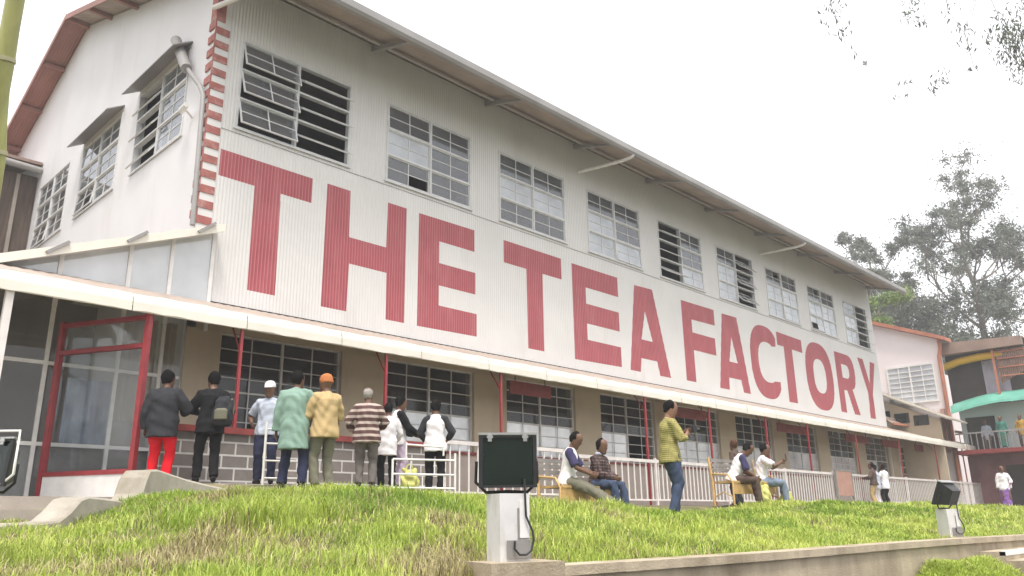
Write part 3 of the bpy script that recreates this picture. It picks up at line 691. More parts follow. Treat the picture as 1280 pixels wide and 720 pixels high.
# ------------------------------------------------------------------ wavy kerb wall going down to the left
KW = thing('wavy_kerb', 'pale concrete kerb wall falling leftwards in wave shaped steps', 'kerb', (-2.6, -5.4, .1))
path = [(-5.0, -6.9, -.05), (-4.4, -6.55, .03), (-4.1, -6.35, .06), (-3.85, -6.2, .06), (-3.68, -6.08, .08), (-3.56, -5.98, .17), (-3.46, -5.90, .28), (-3.36, -5.82, .31), (-3.2, -5.72, .30), (-3.02, -5.58, .29), (-2.86, -5.44, .26), (-2.70, -5.28, .29), (-2.62, -5.2, .37), (-2.56, -5.14, .55), (-2.50, -5.08, .635), (-2.36, -4.98, .65), (-2.15, -4.9, .61), (-1.9, -4.88, .55), (-1.6, -4.88, .49), (-1.25, -4.9, .43), (-.9, -4.95, .36)]
m = MB(); R_ = []
for i, p in enumerate(path):
    a = Vector(path[max(i-1, 0)][:2]); b = Vector(path[min(i+1, len(path)-1)][:2]); d = (b-a).normalized(); nrm = Vector((-d.y, d.x))
    P = Vector(p[:2]); wdt = .16
    R_.append([(*(P-nrm*wdt), p[2]-.9), (*(P-nrm*wdt), p[2]-.02), (*(P-nrm*(wdt-.02)), p[2]), (*(P+nrm*(wdt-.02)), p[2]), (*(P+nrm*wdt), p[2]-.02), (*(P+nrm*wdt), p[2]-.9)])
for A, B in zip(R_[:-1], R_[1:]):
    for k in range(5): m.face([A[k], B[k], B[k+1], A[k+1]])
m.face(R_[0]); m.face(R_[-1][::-1])
part(m, 'kerb_wall', 'kerb', KW)
# paved step treads behind the kerb
m = MB(); m.box(-6.5, -3.6, -5.9, -4.6, -.6, .0); m.box(-6.5, -2.9, -5.1, -3.9, -.6, .20); m.box(-6.5, -2.3, -4.4, -1.9, -.6, .36); part(m, 'tread', 'paving', KW)

# ------------------------------------------------------------------ bamboo pole, near left
BP = thing('bamboo_pole', 'thick yellow green bamboo pole leaning at the left edge', 'bamboo pole', (-4.99, -9.2, -.4))
a, b = Vector((-5.02, -9.07, -.45)), Vector((-5.385, -10.10, 3.2)); d = (b-a)
m = MB(); nd = MB(); npts = [a]
L_ = 9; pts, rr = [], []
for i in range(0, 46):
    t = i/22; p = a+d*t + Vector((.01*math.sin(i), 0, 0)); pts.append(p); rr.append(.055+(.006 if i % 3 == 0 else 0)-.0004*i)
m.tube(pts, rr, 14); part(m, 'culm', 'bamboo', BP)
for i in range(0, 46, 3):
    p = pts[i]; nd = MB(); nd.tube([p-d.normalized()*.012, p+d.normalized()*.012], rr[i]+.006, 14); part(nd, 'node_ring', 'bamboo_node', BP)

# ------------------------------------------------------------------ floodlights
def floodlight(name, label, base, ped_h, yaw, s=1.0, pitch=0, lampyaw=0, grp=None, pedestal=True):
    f = thing(name, label, 'floodlight', base, grp, yaw)
    B = lambda mb, n_, mt, par=f: mb.build(n_, mt, par)
    if pedestal:
        m = MB(); wd = .115*s; h = ped_h
        m.box(-wd, wd, -wd, wd, -.25, h); pd = B(m, 'pedestal', 'pedestal')
        # right face: cover plate, dark plates for the shade in grooves and opening, cable
        m = MB(); 
        m.box(wd*.28, wd*.92, -wd-.012, -wd-.001, .14*s, h-.05*s); B(m, 'cover_plate', 'white_paint', pd)
        m = MB(); m.box(wd*.16, wd*.27, -wd-.006, -wd-.001, .13*s, h-.10*s); m.box(wd*.93, wd*.985, -wd-.006, -wd-.001, .15*s, h-.15*s); m.box(-wd*.62, wd*.98, -wd-.016, -wd-.013, .005, .125*s); B(m, 'recess_shade', 'grey_box', pd)
        m = MB(); m.tube([(wd*.6, -wd-.02, h+.10*s), (wd*.62, -wd-.03, h*.65), (wd*1.0, -wd-.04, h*.42), (wd*1.02, -wd-.05, h*.28), (wd*.85, -wd-.05, .055*s), (wd*.5, -wd-.05, .03*s), (wd*.1, -wd-.04, .03*s), (-wd*.2, -wd-.035, .07*s), (-wd*.15, -wd-.03, .12*s)], .008*s, 8); B(m, 'cable', 'black_metal', pd)
        m = MB(); m.box(-wd*2.2, wd*2.6, -wd*2.4, wd*1.5, -.3, -.015); B(m, 'footing', 'concrete', pd)
    else: h = ped_h
    # lamp head: tapered housing, rim, dark glass, two clips, yoke
    hz = h+.23*s; R = Matrix.Rotation(lampyaw, 4, 'Z') @ Matrix.Rotation(pitch, 4, 'X'); T = Matrix.Translation((0, 0, hz)) @ R
    W_, H_, D_ = .20*s, .185*s, .17*s
    m = MB(); v = [(x, y, z) for (y, k) in ((-.02*s, 1), (D_, .62)) for x, z in ((-W_*k, -H_*k), (W_*k, -H_*k), (W_*k, H_*k), (-W_*k, H_*k))]
    m.raw([T @ Vector(p) for p in v], [(0,1,2,3), (7,6,5,4), (0,4,5,1), (1,5,6,2), (2,6,7,3), (3,7,4,0)]); hd = B(m, 'housing', 'black_metal')
    m = MB(); g = .017*s
    for x0, x1, z0, z1 in ((-W_-.01*s, -W_+g, -H_, H_), (W_-g, W_+.01*s, -H_, H_), (-W_+g, W_-g, -H_, -H_+g), (-W_+g, W_-g, H_-g, H_)): m.box(x0, x1, -.05*s, -.021*s, z0, z1, M=T)
    B(m, 'rim', 'black_metal', hd)
    m = MB(); m.box(-W_+g, W_-g, -.034*s, -.0205*s, -H_+g, H_-g, M=T); B(m, 'lamp_glass', 'lamp_glass', hd)
    m = MB(); m.box(-W_-.014*s, W_+.014*s, -.058*s, .03*s, H_+.003, H_+.018*s, M=T); B(m, 'hood', 'steel', hd)
    for x in (-W_*.66, W_*.62):
        m = MB(); m.box(x-.014*s, x+.014*s, -.066*s, -.052*s, H_-.045*s, H_+.004, M=T); m.box(x-.022*s, x+.022*s, -.070*s, -.060*s, H_-.022*s, H_-.004*s, M=T); B(m, 'clip', 'steel', hd)
    m = MB(); y = .05*s
    m.tube([T @ Vector((-W_-.02*s, y, -.0)), T @ Vector((-W_-.025*s, y, -H_*.8)), T @ Vector((-W_*.75, y, -H_-.035*s)), T @ Vector((0, y, -H_-.03*s)), T @ Vector((W_*.75, y, -H_-.035*s)), T @ Vector((W_+.025*s, y, -H_*.8)), T @ Vector((W_+.02*s, y, 0))], .012*s, 8); B(m, 'yoke', 'black_metal', hd)
    return f
gzp = gz(-1.95, -10.51)
floodlight('floodlight', 'large black floodlight on a white pedestal, in the centre of the grass bank', (-1.97, -10.52, -.245), .44, rad(-20), 1.0, rad(4), rad(-19), 'floodlights on the grass bank')
floodlight('floodlight', 'small distant black floodlight tilted on a short white pedestal by the wall', (6.73, -10.78, -.28), .37, rad(-30), .92, rad(-24), rad(200), 'floodlights on the grass bank')
# left edge: lamp in a white tube stand
fl = floodlight('floodlight', 'black floodlight in a white tube stand cut off by the left edge', (-4.70, -8.24, .12), .12, rad(-42), .85, rad(-6), rad(-8), 'floodlights on the grass bank', False)
m = MB(); m.tube([(-.24, -.06, .05), (-.24, -.06, .53), (.21, -.06, .53), (.21, -.06, .24), (.13, -.07, .16), (.07, -.07, .24)], .010, 8); m.tube([(.13, -.07, .16), (.0, -.08, .08), (-.06, -.08, .02), (-.06, -.08, -.5)], .013, 8)
m.build('tube_stand', 'white_paint', fl)

# ------------------------------------------------------------------ buildings beyond the far end
PH = thing('pink_hall', 'pale pink gabled hall with a red roof edge beyond the far end of the factory', 'building', (44, 4, .4))
ph = lambda y: 9.15+.42*(y+1.6) if y < 6 else 9.15+.42*7.6-.42*(y-6)
m = MB(); m.prism([(-1.6, .4), (13.6, .4), (13.6, ph(13.6)), (6, ph(6)), (-1.6, ph(-1.6))], 'x', 40.0, 40.4); m.box(40.4, 54, 1.5, 13.4, .4, 9.0); part(m, 'wall', 'pink_wall', PH)
m = MB()
for a, b in ((-2.1, 6), (6, 14)): m.prism([(a, ph(a)+.02), (b, ph(b)+.02), (b, ph(b)+.22), (a, ph(a)+.22)], 'x', 39.6, 40.7)
part(m, 'roof', 'tile_red', PH)
wn = MB(); wn.box(39.93, 39.99, -1.25, 1.25, 5.85, 5.95); wn.box(39.93, 39.99, -1.25, 1.25, 7.85, 7.95)
for y in (-1.25, -.02, 1.17): wn.box(39.93, 39.99, y, y+.08, 5.95, 7.85)
for k in range(1, 7): wn.box(39.94, 39.985, -1.17, 1.17, 5.95+1.9*k/7-.02, 5.95+1.9*k/7+.02)
for y in (-.6, .6): wn.box(39.945, 39.98, y-.02, y+.02, 5.95, 7.85)
f_ = part(wn, 'window', 'white_paint', PH); m = MB(); m.face([(39.97, -1.2, 5.9), (39.97, 1.2, 5.9), (39.97, 1.2, 7.9), (39.97, -1.2, 7.9)]); part(m, 'pane', 'glass_pale', f_)
m = MB(); m.tube([(39.9, -1.72, ph(-1.6)+.0), (39.9, -1.72, 8.6), (39.9, -1.60, 8.2), (39.9, -1.6, 1.0)], .10, 8); part(m, 'downpipe', 'tile_red', PH)

LA = thing('lean_to_annex', 'low annex with a sloping beige roof between the factory and the pink hall', 'annex', (38, 0, .4))
m = MB(); m.prism([(-2.0, .4), (3, .4), (3, 6.9), (-2.0, 4.55)], 'x', 36.9, 37.05); m.box(35.4, 44, 0.02, .2, .3, 4.3); part(m, 'wall', 'beige', LA)
m = MB(); m.prism([(-2.4, 4.52), (3.2, 7.35), (3.2, 7.43), (-2.4, 4.60)], 'x', 36.5, 39.9); part(m, 'roof', 'kerb', LA)
for k in range(3):
    m = MB(); y = -1.5+.9*k; z = 4.35+.18*k
    m.box(36.86, 36.895, y, y+.7, z, z+.5); part(m, 'window', 'lamp_glass', LA)
for k, x in enumerate((36.4, 38.6, 41.0)):
    m = MB(); m.box(x-.05, x+1.75, -.05, .015, 1.3, 3.4); f_ = part(m, 'window', 'white_paint', LA)
    p_ = MB()
    for i in range(5):
        for j in range(6): p_.box(x+.04+.33*i, x+.04+.33*i+.29, -.058, -.051, 1.36+.335*j, 1.36+.335*j+.29)
    part(p_, 'pane', 'lamp_glass', f_)
m = MB(); n = 120
for i in range(n):
    xa, xb = 35.4+11*i/n, 35.4+11*(i+1)/n; ya_, yb_ = -.3-1.3*(xa-35.4)/11, -.3-1.3*(xb-35.4)/11; za, zb = 4.40+.015*(i % 2), 4.40+.015*((i+1) % 2)
    m.face([(xa, ya_, za), (xb, yb_, zb), (xb, .1, zb+.3), (xa, .1, za+.3)])
sa = thing('sheet_canopy', 'short brown red sheet canopy above the far end of the cream awning', 'canopy', (38, -1, 4)); part(m, 'sheet', 'brown_sheet', sa)
m = MB(); m.bar((35.4, -.32, 4.40), (46.4, -1.62, 4.40), .05, .10); part(m, 'edge_trim', 'tile_red', sa)
m = MB(); m.bar((35.4, .08, 4.75), (44.4, .08, 4.75), .06, .1); part(m, 'wall_plate', 'under', sa)

bb_start = set(bpy.data.objects)
BB = thing('balcony_building', 'balcony building with a curved green canopy and terrace at the right edge', 'building', (48, -5, .4))
m = MB(); m.box(44.6, 52, -14, -.35, 3.30, 3.52); part(m, 'terrace_slab', 'dull_red', BB)
m = MB(); m.box(46.6, 52, -14, -.3, .3, 3.29); part(m, 'lower_wall', 'magenta', BB)
for y in (-2.2, -4.6, -7.2):
    m = MB(); m.box(46.55, 46.598, y-1.2, y, .4, 2.7); part(m, 'opening_shade', 'dark_room', BB)  # added dark panels, standing in for the shade of openings
m = MB(); m.box(47.4, 52, -14, -.05, 3.53, 6.3); part(m, 'terrace_wall', 'bluewhite', BB)
m = MB(); m.box(47.33, 47.395, -1.9, -.35, 3.6, 5.6); part(m, 'terrace_door', 'dark_room', BB)
m = MB(); m.box(47.0, 52, -14, .1, 6.3, 9.4); part(m, 'upper_wall', 'dark_room', BB)  # solid wall coloured dark, in place of the shade inside openings
m = MB(); k = 14
for j in range(k):
    ya, yb = -1.85-1.3*j/k, -1.85-1.3*(j+1)/k; m.face([(46.9+.06*math.sin(j), ya, 6.6), (46.9+.06*math.sin(j+1), yb, 6.6), (46.9+.06*math.sin(j+1), yb, 8.8), (46.9+.06*math.sin(j), ya, 8.8)])
part(m, 'curtain', 'lilac_cloth', BB)
m = MB(); m.tube([(46.2, .1, 8.55), (46.2, -.8, 8.82), (46.2, -2.0, 8.95), (46.2, -3.2, 8.95)], .22, 12); part(m, 'rolled_blind', 'yellow', BB)
m = MB(); m.prism([(.6, 9.25), (-4.35, 9.25), (-4.35, 9.75), (.6, 10.0)], 'x', 45.6, 46.0); m.prism([(.4, 9.9), (-4.35, 9.7), (-4.35, 9.8), (.4, 10.0)], 'x', 46, 53); part(m, 'roof', 'brown_sheet', BB)
m = MB(); n = 30
for i in range(n):
    ya, yb = -2.9-1.6*i/n, -2.9-1.6*(i+1)/n; xa, xb = 46.0+.04*(i % 2), 46.0+.04*((i+1) % 2)
    m.face([(xa, ya, 7.2+.2*i/n*4), (xb, yb, 7.2+.2*(i+1)/n*4), (xb, yb, 9.2), (xa, ya, 9.2)])
part(m, 'side_sheet', 'brown_sheet', BB)
for z in (7.6, 8.1, 8.6, 9.0):
    m = MB(); m.box(45.9, 45.97, -4.4, -2.9, z, z+.07); part(m, 'batten', 'tile_red', BB)
m = MB(); m.bar((45.85, -2.75, 6.4), (45.85, -2.75, 9.2), .12, .12); part(m, 'post', 'tile_red', BB)
m = MB(); m.bar((44.9, .15, 3.5), (45.0, .15, 6.0), .2, .2); part(m, 'post', 'orange_board', BB)
# green canopy: a swept quarter barrel
m = MB(); ny, na = 22, 8; G_ = []
for i in range(ny+1):
    t = i/ny; y = .45-14.0*t; zc = 6.05+.80*min(1, t*5)**.5 if t < .2 else 6.85
    G_.append([(46.7-1.25*math.cos(rad(8+82*j/na)), y, zc-.85+.85*math.sin(rad(8+82*j/na))+.012*(i % 2)) for j in range(na+1)])
for i in range(ny):
    for j in range(na): m.face([G_[i][j], G_[i+1][j], G_[i+1][j+1], G_[i][j+1]], 0, True)
part(m, 'canopy', 'green_sheet', BB)
for i in range(0, ny+1, 2):
    m = MB(); m.tube([(x, y, z-.03) for x, y, z in G_[i]], .035, 6); part(m, 'canopy_rib', 'green_sheet', BB)
tr_ = thing('terrace_railing', 'pale green and white railing along the upper terrace at right', 'railing', (44.8, -5, 3.5))
m = MB(); m.box(44.68, 44.76, -13.8, -.4, 4.42, 4.5); part(m, 'top_rail', 'gutter', tr_)
b0 = None
for k in range(46):
    if b0 is None: m = MB(); m.box(44.69, 44.73, -.62, -.58, 3.53, 4.42); b0 = part(m, 'baluster', 'gutter', tr_); o = b0
    else: o = b0.copy(); COL.objects.link(o); o.parent = tr_; o.location.y = -.29*k
# the whole building stands a little nearer than drawn above: one similarity about the eye would also shift it, so place it by plain scale and move
KS = .90; KO = Vector((-6.148*(1-KS), -14.677*(1-KS), 0))
for o in set(bpy.data.objects)-bb_start:
    if o.parent is None: o.location = o.location*KS+KO
    else:
        o.location = o.location*KS
    if o.data and not o.data.get('_s'): o.data.transform(Matrix.Scale(KS, 4)); o.data['_s'] = 1
rk = thing('red_kiosk', 'low red stall counter below the terrace at the right edge', 'stall', (33.2, -7.9, .3))
m = MB(); m.box(32.6, 34.0, -9.2, -7.4, .3, 1.25); part(m, 'counter', 'red_paint', rk)
m = MB(); m.box(32.5, 34.1, -9.3, -7.3, 1.25, 1.32); part(m, 'counter_top', 'grey_box', rk)

# ------------------------------------------------------------------ benches, barrier, bags
def bench(label, x, y, rz, L_=1.5):
    b = thing('bench', label, 'bench', (x, y, gz(x, y)), 'cane coloured benches on the grass bank', rad(rz))
    for z in (.58, .68, .78, .88):
        m = MB(); m.box(-L_/2, L_/2, -.26-.12*(z-.5), -.235-.12*(z-.5), z-.035, z+.035); m.build('back_slat', 'grey_box', b)
    m = MB(); m.box(-L_/2, L_/2, -.24, .24, .40, .44); m.build('seat', 'straw_cane', b)
    for x_ in (-L_/2-.03, L_/2+.03):
        m = MB(); m.tube([(x_, -.24, -.05), (x_, -.25, .45), (x_, -.32, .94)], .028, 8); m.tube([(x_, .24, -.05), (x_, .24, .40), (x_, .14, .56), (x_, -.27, .60)], .020, 8); m.tube([(x_, -.24, .12), (x_, .0, .22), (x_, .22, .12)], .013, 6); m.build('side_frame', 'straw_cane', b)
    m = MB(); m.box(-L_/2, L_/2, .20, .225, .18, .40); m.build('front_apron', 'straw_cane', b)
    return b

# ------------------------------------------------------------------ people
SKIN = mat('skin', (.15,.078,.048), .5, .08, 6); SKIN2 = mat('skin_light', (.24,.13,.085), .5, .08, 6)
HAIR = mat('hair_black', (.010,.009,.009), .7, .2, 60, .8, 90, spec=.06); HAIRG = mat('hair_grey', (.30,.28,.25), .6, .25, 60, .6, 90); HAIRB = mat('hair_brown', (.10,.05,.03), .7, .2, 50, .6, 90, spec=.08)
EYE = mat('eye', (.01,.008,.007), .2, .1, 5)
def cloth(name, c, var=.06): return mat(name, c, .9, var, 4, .25, 45, spec=.15)
def cap_chain(mb, pts, rs, n=14):
    """closed capsule along points; rs are radii or (rx, ry) with ref axis x"""
    pts = [Vector(p) for p in pts]
    m0 = (pts[0]-pts[1]).normalized(); m1 = (pts[-1]-pts[-2]).normalized()
    P = []; R = []
    for a in (0, 25, 55): P.append(pts[0]+m0*rs[0]*math.cos(rad(a))); R.append(max(rs[0]*math.sin(rad(a)), 1e-4))
    P += pts; R += rs
    for a in (55, 25, 0): P.append(pts[-1]+m1*rs[-1]*math.cos(rad(a))); R.append(max(rs[-1]*math.sin(rad(a)), 1e-4))
    mb.tube(P, R, n, cap=False)
def loft(mb, rings, n=20):
    """rings: (centre, axis_x * rx, axis_y * ry)"""
    v = []
    for c, ax, ay in rings:
        v += [Vector(c)+Vector(ax)*math.cos(2*math.pi*k/n)+Vector(ay)*math.sin(2*math.pi*k/n) for k in range(n)]
    f = [(i*n+k, i*n+(k+1)%n, (i+1)*n+(k+1)%n, (i+1)*n+k) for i in range(len(rings)-1) for k in range(n)]
    f.append(tuple(range(n))[::-1]); f.append(tuple(range((len(rings)-1)*n, len(rings)*n)))
    mb.raw(v, f, 0, True)
def fuse(mb, name, m_, vox, parent=None, sm=2, wr=0, seed=0):
    me = bpy.data.meshes.new('t'); me.from_pydata([tuple(p) for p in mb.v], [], mb.f); me.update()
    o = bpy.data.objects.new('t', me); COL.objects.link(o)
    r = o.modifiers.new('r', 'REMESH'); r.mode = 'VOXEL'; r.voxel_size = vox; r.use_smooth_shade = True
    s = o.modifiers.new('s', 'SMOOTH'); s.factor = .5; s.iterations = sm
    dg = bpy.context.evaluated_depsgraph_get(); e = o.evaluated_get(dg); nm = bpy.data.meshes.new_from_object(e)
    bpy.data.objects.remove(o); bpy.data.meshes.remove(me)
    if wr:
        n = len(nm.vertices); co = np.empty(n*3, np.float32); no = np.empty(n*3, np.float32)
        nm.vertices.foreach_get('co', co); nm.vertices.foreach_get('normal', no); co = co.reshape(-1, 3); no = no.reshape(-1, 3)
        p = co+seed*3.7
        q = np.sin(p[:,2]*23+6*np.sin(p[:,0]*9+seed)+4*np.sin(p[:,1]*11)) + .7*np.sin(p[:,2]*41+p[:,0]*19+5*np.sin(p[:,1]*13+seed)) + .6*np.sin(p[:,0]*27-p[:,2]*13+seed*2)
        co += no*(q*wr)[:, None]; nm.vertices.foreach_set('co', co.ravel())
    nm.materials.clear(); nm.materials.append(m_); nm.polygons.foreach_set('use_smooth', np.ones(len(nm.polygons), bool)); nm.update(); nm.name = name
    ob = bpy.data.objects.new(name, nm); COL.objects.link(ob); ob.parent = parent; return ob
def ik(a, t, l1, l2, pole):
    a, t, pole = Vector(a), Vector(t), Vector(pole); d = t-a; L = d.length
    if L > (l1+l2)*.995: d = d.normalized()*(l1+l2)*.995; t = a+d; L = d.length
    u = d.normalized(); x = (l1*l1-l2*l2+L*L)/(2*L); h = math.sqrt(max(l1*l1-x*x, 0))
    q = pole-u*pole.dot(u); q.normalize(); return a+u*x+q*h, t
def person(label, x, y, yaw, H, up='shirt', um=None, sl=1.0, hem=-.12, low='trousers', lm=None, shoe=None, hair='short', hm=None, cap=None, skin=None,
           sit=None, lean=0, head=(0, 0), lh=None, rh=None, lf=None, rf=None, pe=None, puff=0, grp=None, zb=None, vox=1.0, girth=1.0, collar=None, panel=None):
    """local axes: +y forward, +x right. yaw: degrees, 0 faces the factory, positive turns left"""
    k = H/1.68; skin = skin or SKIN; V3 = Vector; g = girth
    pel = V3((0, 0, .92)) if sit is None else V3((0, 0, sit+.09))
    ln = rad(lean); sp = V3((0, math.sin(ln), math.cos(ln))); fwd = V3((0, math.cos(ln), -math.sin(ln))); X = V3((1, 0, 0))
    S = lambda h, f=0, x=0: pel+sp*h+fwd*f+X*x
    hw = .165
    shL, shR = S(.432, 0, -hw), S(.432, 0, hw)
    hy, hp = rad(head[0]), rad(head[1])          # head turn (left positive) and nod (down positive)
    nb_ = S(.50); hc = S(.655, .03)+V3((0, math.sin(hp)*.06, 0))
    Hm = Matrix.Rotation(hy, 3, 'Z') @ Matrix.Rotation(-hp-ln*.4, 3, 'X')
    hx, hf, hu = Hm @ V3((1,0,0)), Hm @ V3((0,1,0)), Hm @ V3((0,0,1))
    if sit is None:
        lf = V3(lf or (-.11, .02, .085)); rf = V3(rf or (.11, .0, .085)); lpole = V3((-.1, 1, 0)); rpole = V3((.1, 1, 0))
    else:
        lf = V3(lf or (-.12, .50, .085)); rf = V3(rf or (.12, .46, .085)); lpole = V3((-.15, .5, 1)); rpole = V3((.15, .5, 1))
    hipL, hipR = pel+V3((-.092, 0, -.02)), pel+V3((.092, 0, -.02))
    kL, aL = ik(hipL, lf, .43, .41, lpole); kR, aR = ik(hipR, rf, .43, .41, rpole)
    lh = V3(lh) if lh else V3((-.26, .02, .80 if sit is None else sit+.1)); rh = V3(rh) if rh else V3((.26, .02, .80 if sit is None else sit+.1))
    eL, wL = ik(shL, lh, .285, .25, V3((-.7, -.8, -.3))); eR, wR = ik(shR, rh, .285, .25, V3((.7, -.8, -.3)))
    sc = lambda mb: [setattr(mb, 'v', [tuple(V3(p)*k) for p in mb.v])]
    # body: one surface
    m = MB()
    loft(m, [(S(-.09), X*.10*g, fwd*.08*g), (S(-.03), X*.155*g, fwd*.108*g), (S(.10), X*.145*g, fwd*.10*g), (S(.20), X*.138*g, fwd*.10*g), (S(.34), X*.158*g, fwd*.112*g), (S(.40), X*.155, fwd*.105), (S(.455), X*.115, fwd*.085), (S(.50), X*.068, fwd*.065), (S(.52), X*.055, fwd*.055)])
    cap_chain(m, [nb_-sp*.03, nb_+sp*.05+fwd*.012, hc-hu*.05], [.062, .054, .055], 12)
    HS = 1.14; zz = [(-.122,.026,.03,.052),(-.105,.046,.05,.042),(-.07,.062,.072,.018),(-.03,.069,.087,.006),(.01,.073,.094,0),(.05,.073,.094,-.003),(.08,.064,.08,-.006),(.103,.044,.055,-.008),(.116,.015,.02,-.008)]
    loft(m, [(hc+hu*z*HS+hf*o*HS, hx*a*HS, hf*b*HS) for z, a, b, o in zz], 18)
    cap_chain(m, [hc+hf*.088+hu*.028, hc+hf*.102-hu*.0, hc+hf*.108-hu*.022], [.010, .012, .016], 8)
    cap_chain(m, [hc+hf*.088-hu*.062-hx*.018, hc+hf*.088-hu*.062+hx*.018], [.010, .010], 8)
    for sgn in (-1, 1): m.sphere(hc+hx*.075*sgn-hf*.012-hu*.005, (.012, .02, .033), Hm, 8, 6)
    for (s_, e_, w_, sg) in ((shL, eL, wL, -1), (shR, eR, wR, 1)):
        cap_chain(m, [s_, s_.lerp(e_, .45), e_, e_.lerp(w_, .3), w_], [.052, .046, .039, .040, .026], 12)
        d = (w_-e_).normalized(); n_ = X*sg - d*d.dot(X*sg)
        if n_.length < .2: n_ = V3((0,0,1)) - d*d.z
        n_.normalize(); b_ = d.cross(n_)*sg           # palm normal n_, across b_
        if b_.dot(fwd) < 0: b_ = -b_
        loft(m, [(w_-d*.01, b_*.026, n_*.02), (w_+d*.03, b_*.036, n_*.018), (w_+d*.075, b_*.041, n_*.015), (w_+d*.088, b_*.036, n_*.010)], 12)
        for q, (off, ln_) in enumerate(((-.030, .058), (-.010, .072), (.010, .078), (.030, .070))):
            p0 = w_+d*.072+b_*off; p1 = p0+d*ln_*.5-n_*.006; p2 = p1+(d*.8-n_*.6).normalized()*ln_*.55
            cap_chain(m, [p0, p1, p2], [.0095, .009, .0075], 8)
        t0 = w_+d*.025+b_*.028; t1 = t0+(d*.6+b_*.8).normalized()*.038; cap_chain(m, [t0, t1, t1+(d*.9+b_*.2-n_*.2).normalized()*.03], [.013, .011, .009], 8)
    for (h_, k_, a_) in ((hipL, kL, aL), (hipR, kR, aR)):
        cap_chain(m, [h_, h_.lerp(k_, .4), k_, k_.lerp(a_, .3), k_.lerp(a_, .6), a_], [.088*g, .078*g, .054, .056, .045, .036], 12)
        fd = V3((.15*(1 if a_.x > 0 else -1), 1, 0)).normalized(); cap_chain(m, [a_-fd*.035-V3((0,0,.045)), a_+fd*.06-V3((0,0,.042)), a_+fd*.14-V3((0,0,.055))], [.034, .034, .026], 10)
    sc(m); z0 = gz(x, y) if zb is None else zb
    o = fuse(m, 'person', skin, .0095*vox*k, None, 2); o.location = (x, y, z0); o.rotation_euler.z = rad(yaw)
    tag(o, label, 'person', grp); sd = hash(label) % 97
    sd = sum(map(ord, label)) % 97
    E_ = MB()
    for sgn in (-1, 1): E_.sphere(hc+hx*.031*sgn+hf*.083+hu*.018, (.011, .010, .008), Hm, 8, 6)
    sc(E_); E_.build('eyes', EYE, o)
    # shoes
    for a_ in (aL, aR):
        q = MB(); fd = V3((.15*(1 if a_.x > 0 else -1), 1, 0)).normalized()
        cap_chain(q, [a_-fd*.04-V3((0,0,.040)), a_+fd*.03-V3((0,0,.030)), a_+fd*.10-V3((0,0,.043)), a_+fd*.155-V3((0,0,.052))], [.043, .046, .041, .030], 12)
        q.v = [(p[0], p[1], max(p[2], .002)) for p in q.v]
        sc(q); fuse(q, 'shoe', shoe or CL_['black'], .014*k*vox, o, 1)
    # trousers or skirt
    q = MB()
    if low == 'skirt':
        mid = (aL+aR)/2
        loft(q, [(mid+V3((0,0,.02)), X*.19, V3((0,1,0))*.17), (mid.lerp(pel, .4), X*.20, V3((0,1,0))*.16), (pel-V3((0,0,.10)), X*.195, V3((0,1,0))*.15), (pel+V3((0,0,.05)), X*.16, fwd*.125)])
    else:
        loft(q, [(S(-.13), X*.12*g, fwd*.10*g), (S(-.06), X*.172*g, fwd*.125*g), (S(.04), X*.155*g, fwd*.112*g)])
        for (h_, k_, a_) in ((hipL, kL, aL), (hipR, kR, aR)):
            c_ = a_+ (k_-a_).normalized()*.0
            q.tube([h_+ (h_-k_).normalized()*.05, h_, h_.lerp(k_, .4), k_, k_.lerp(a_, .35), k_.lerp(a_, .7), c_], [.06*g, .103*g, .096*g, .076, .074, .070, .070], 14)
    sc(q); fuse(q, 'skirt' if low == 'skirt' else 'trousers', lm or CL_['navy'], .0125*k*vox, o, 2, .0045*k, sd)
    # upper garment
    q = MB(); t = .018+puff
    bot = hem
    rg = []
    if bot < -.2: rg += [(pel+V3((0, -.01, bot)), X*(.20+puff), V3((0,1,0))*(.155+puff)), (pel+V3((0,0,bot*.5)), X*(.192+puff), V3((0,1,0))*(.145+puff))]
    else: rg += [(S(bot), X*(.190*g+t), fwd*(.140*g+t)), (S(-.05), X*(.186*g+t), fwd*(.136*g+t))]
    rg += [(S(.02), X*(.172*g+t), fwd*(.124*g+t)), (S(.12), X*(.148*g+t), fwd*(.108*g+t)), (S(.22), X*(.146*g+t), fwd*(.108*g+t)), (S(.34), X*(.160*g+t), fwd*(.112*g+t)), (S(.40), X*(.150+t), fwd*(.105+t)), (S(.45), X*(.118+t*.5), fwd*(.088+t*.7)), (S(.495), X*(.080+t*.3), fwd*(.072+t*.3)), (S(.525), X*.064, fwd*.064)]
    loft(q, rg)
    if sl > 0 and not panel:
        for (s_, e_, w_) in ((shL, eL, wL), (shR, eR, wR)):
            if sl >= .99: pts = [S(.462, 0, s_.x*.42), s_, s_.lerp(e_, .5), e_, e_.lerp(w_, .5), w_]; rr_ = [.048+t*.4, .053+t, .054+t, .047+t, .043+t*.9, .034+t*.9]
            elif sl >= .6: pts = [S(.462, 0, s_.x*.42), s_, s_.lerp(e_, .5), e_, e_.lerp(w_, .35)]; rr_ = [.048+t*.4, .053+t, .054+t, .047+t, .046+t]
            else: pts = [S(.462, 0, s_.x*.42), s_, s_.lerp(e_, .5), s_.lerp(e_, .85)]; rr_ = [.048+t*.4, .053+t, .058+t, .058+t]
            q.tube(pts, rr_, 14)
    sc(q); U = fuse(q, {'coat': 'coat', 'jacket': 'jacket'}.get(up, 'shirt'), um or CL_['white'], .0125*k*vox, o, 2, .005*k, sd+3)
